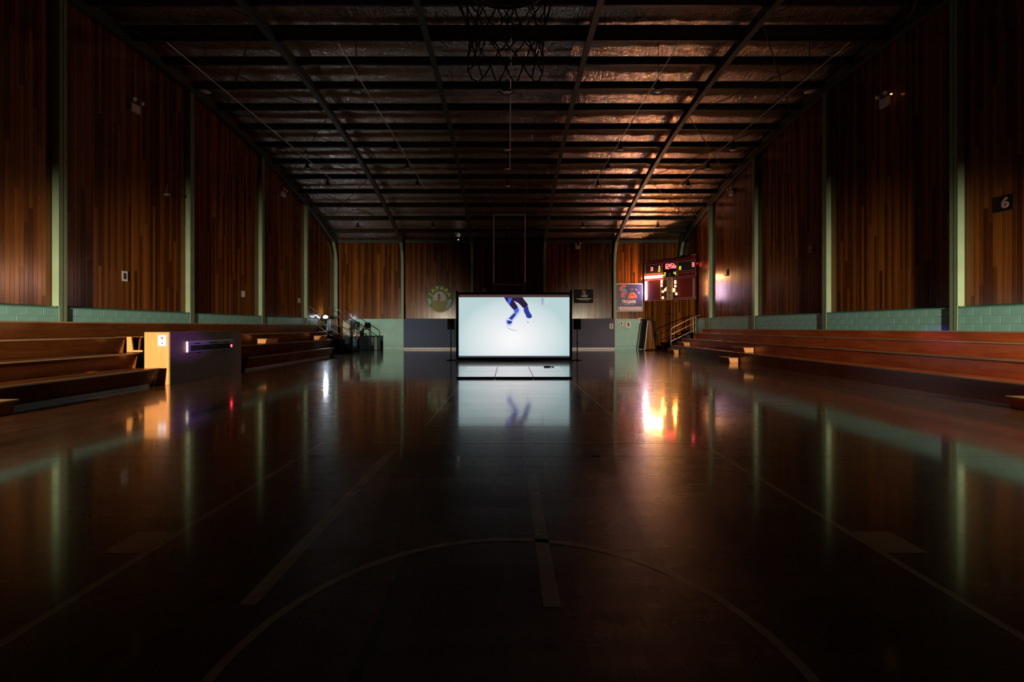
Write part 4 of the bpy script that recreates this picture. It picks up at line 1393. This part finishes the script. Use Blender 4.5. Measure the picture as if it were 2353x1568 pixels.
# ------------------------------------------------------------------ umpire chair, stair shadow block, locker, extinguisher
cx, cy = (823 - CX) * 27.6 / F, 26.9
t = thing('umpire_chair', 'tall black umpire chair with rungs in the far left corner', 'chair', (cx, cy, 0), R(-8))
for (a, b, c_, d_) in ((-.30, -.30, -.20, -.20), (.30, -.30, .20, -.20), (-.32, .36, -.20, .20), (.32, .36, .20, .20)):
    MB().tube([(a, b, .003), (c_, d_, 1.33)], .024, 8).build('leg', M['grey'] if b < 0 else M['rail_dark'], t)
for z in (.28, .56, .84, 1.10):
    q = 1 - z / 1.33
    MB().tube([(-.20 - .10 * q, -.20 - .10 * q, z), (.20 + .10 * q, -.20 - .10 * q, z)], .016, 6).build('rung', M['rail_dark'], t)
MB().box(-.24, .24, -.26, .24, 1.33, 1.38, bev=.015).build('seat', M['black'], t)
MB().add([(-.22, .20, 1.40), (.24, .20, 1.40), (.18, .28, 1.75), (-.14, .28, 1.75), (-.22, .24, 1.40), (.24, .24, 1.40), (.18, .32, 1.75), (-.14, .32, 1.75)],
         [(0, 1, 2, 3), (7, 6, 5, 4), (0, 4, 5, 1), (1, 5, 6, 2), (2, 6, 7, 3), (3, 7, 4, 0)]).build('backrest', M['black'], t)
for zz in (1.50, 1.60):
    MB().box(-.03, .03, .21, .235, zz - .015, zz + .015).build('bolt_plate', M['white'], t)
t = thing('stair_shadow_block', 'dark block put in for stairs and their shadow against the teal wall behind the umpire chair', 'shadow block', (-8.45, 28.5, 0))  # dark box put in for the stairs and their soft wall shadow
MB().box(-.75, .35, -.35, .35, 0.003, .85, bev=.02).build('body', plain('dark chest', (.035, .07, .06), .5), t)
MB().box(-.77, .37, -.37, .37, .85, .90, bev=.01).build('block_top', M['black'], t)
t = thing('locker', 'narrow grey-brown locker with a pale upper door in the far left corner', 'locker', (-9.95, 28.1, 0))
MB().box(-.27, .20, 0, .45, 0.003, 1.86, bev=.01).build('body', plain('locker brown', (.10, .09, .07), .45), t)
MB().box(-.24, .17, -.02, 0, .92, 1.72, bev=.004).build('upper_door', plain('locker door', (.24, .21, .13), .4), t)
MB().box(-.24, .17, -.02, 0, .05, .88, bev=.004).build('lower_door', plain('locker door dark', (.07, .07, .06), .4), t)
MB().tube([(.14, -.04, 1.2), (.14, -.04, 1.35)], .01, 6).build('handle', M['steel'], t)
t = thing('fire_extinguisher', 'red fire extinguisher with a white label beside the locker', 'extinguisher', (-9.48, 28.2, .75))
MB().lathe([(.03, 0), (.085, .02), (.09, .05), (.09, .38), (.06, .46), (.03, .49)], 16).build('cylinder', plain('extinguisher red', (.6, .03, .02), .25), t, smooth=True)
MB().lathe([(.0925, .14), (.0925, .30)], 16).build('label', M['paper'], t)
MB().tube([(0, 0, .49), (0, 0, .54), (.10, -.02, .52)], .016, 6).build('valve', M['black'], t)
MB().tube([(.04, 0, .51), (.13, -.02, .40), (.11, -.02, .12)], .010, 6).build('hose', M['black'], t)
MB().box(-.04, .04, .08, .80, .30, .36).build('wall_bracket', M['black'], t)

# black A-frame with timber infill at right
t = thing('folded_trestle', 'black A-frame trestle with a timber panel leaning beside the corner door', 'trestle', (fxx(1496, 28.2), 28.2, 0))
def aq(px, py): q = P(px, py, 28.2); return (q[0] - fxx(1496, 28.2), 0, max(.02, q[2]))
for (a, b, r) in (((1486.5, 733), (1476.5, 804), .035), ((1489, 733), (1481, 804), .02), ((1500.5, 733), (1515.5, 804), .045), ((1497, 733), (1507, 804), .03)):
    MB().tube([aq(*a), aq(*b)], r, 6).build('leg', M['black'] if r != .02 else M['steel'], t)
MB().box(aq(1483, 0)[0], aq(1503, 0)[0], -.05, .05, aq(0, 737)[2], aq(0, 732.5)[2]).build('top_bar', M['black'], t)
v = [aq(1488, 737), aq(1499, 737), aq(1507, 802), aq(1482, 802)]
MB().add([(p[0], .03, p[2]) for p in v] + [(p[0], .06, p[2]) for p in v], [(0, 1, 2, 3), (7, 6, 5, 4), (0, 4, 5, 1), (1, 5, 6, 2), (2, 6, 7, 3), (3, 7, 4, 0)]).build('timber_panel', M['wood_back'], t)
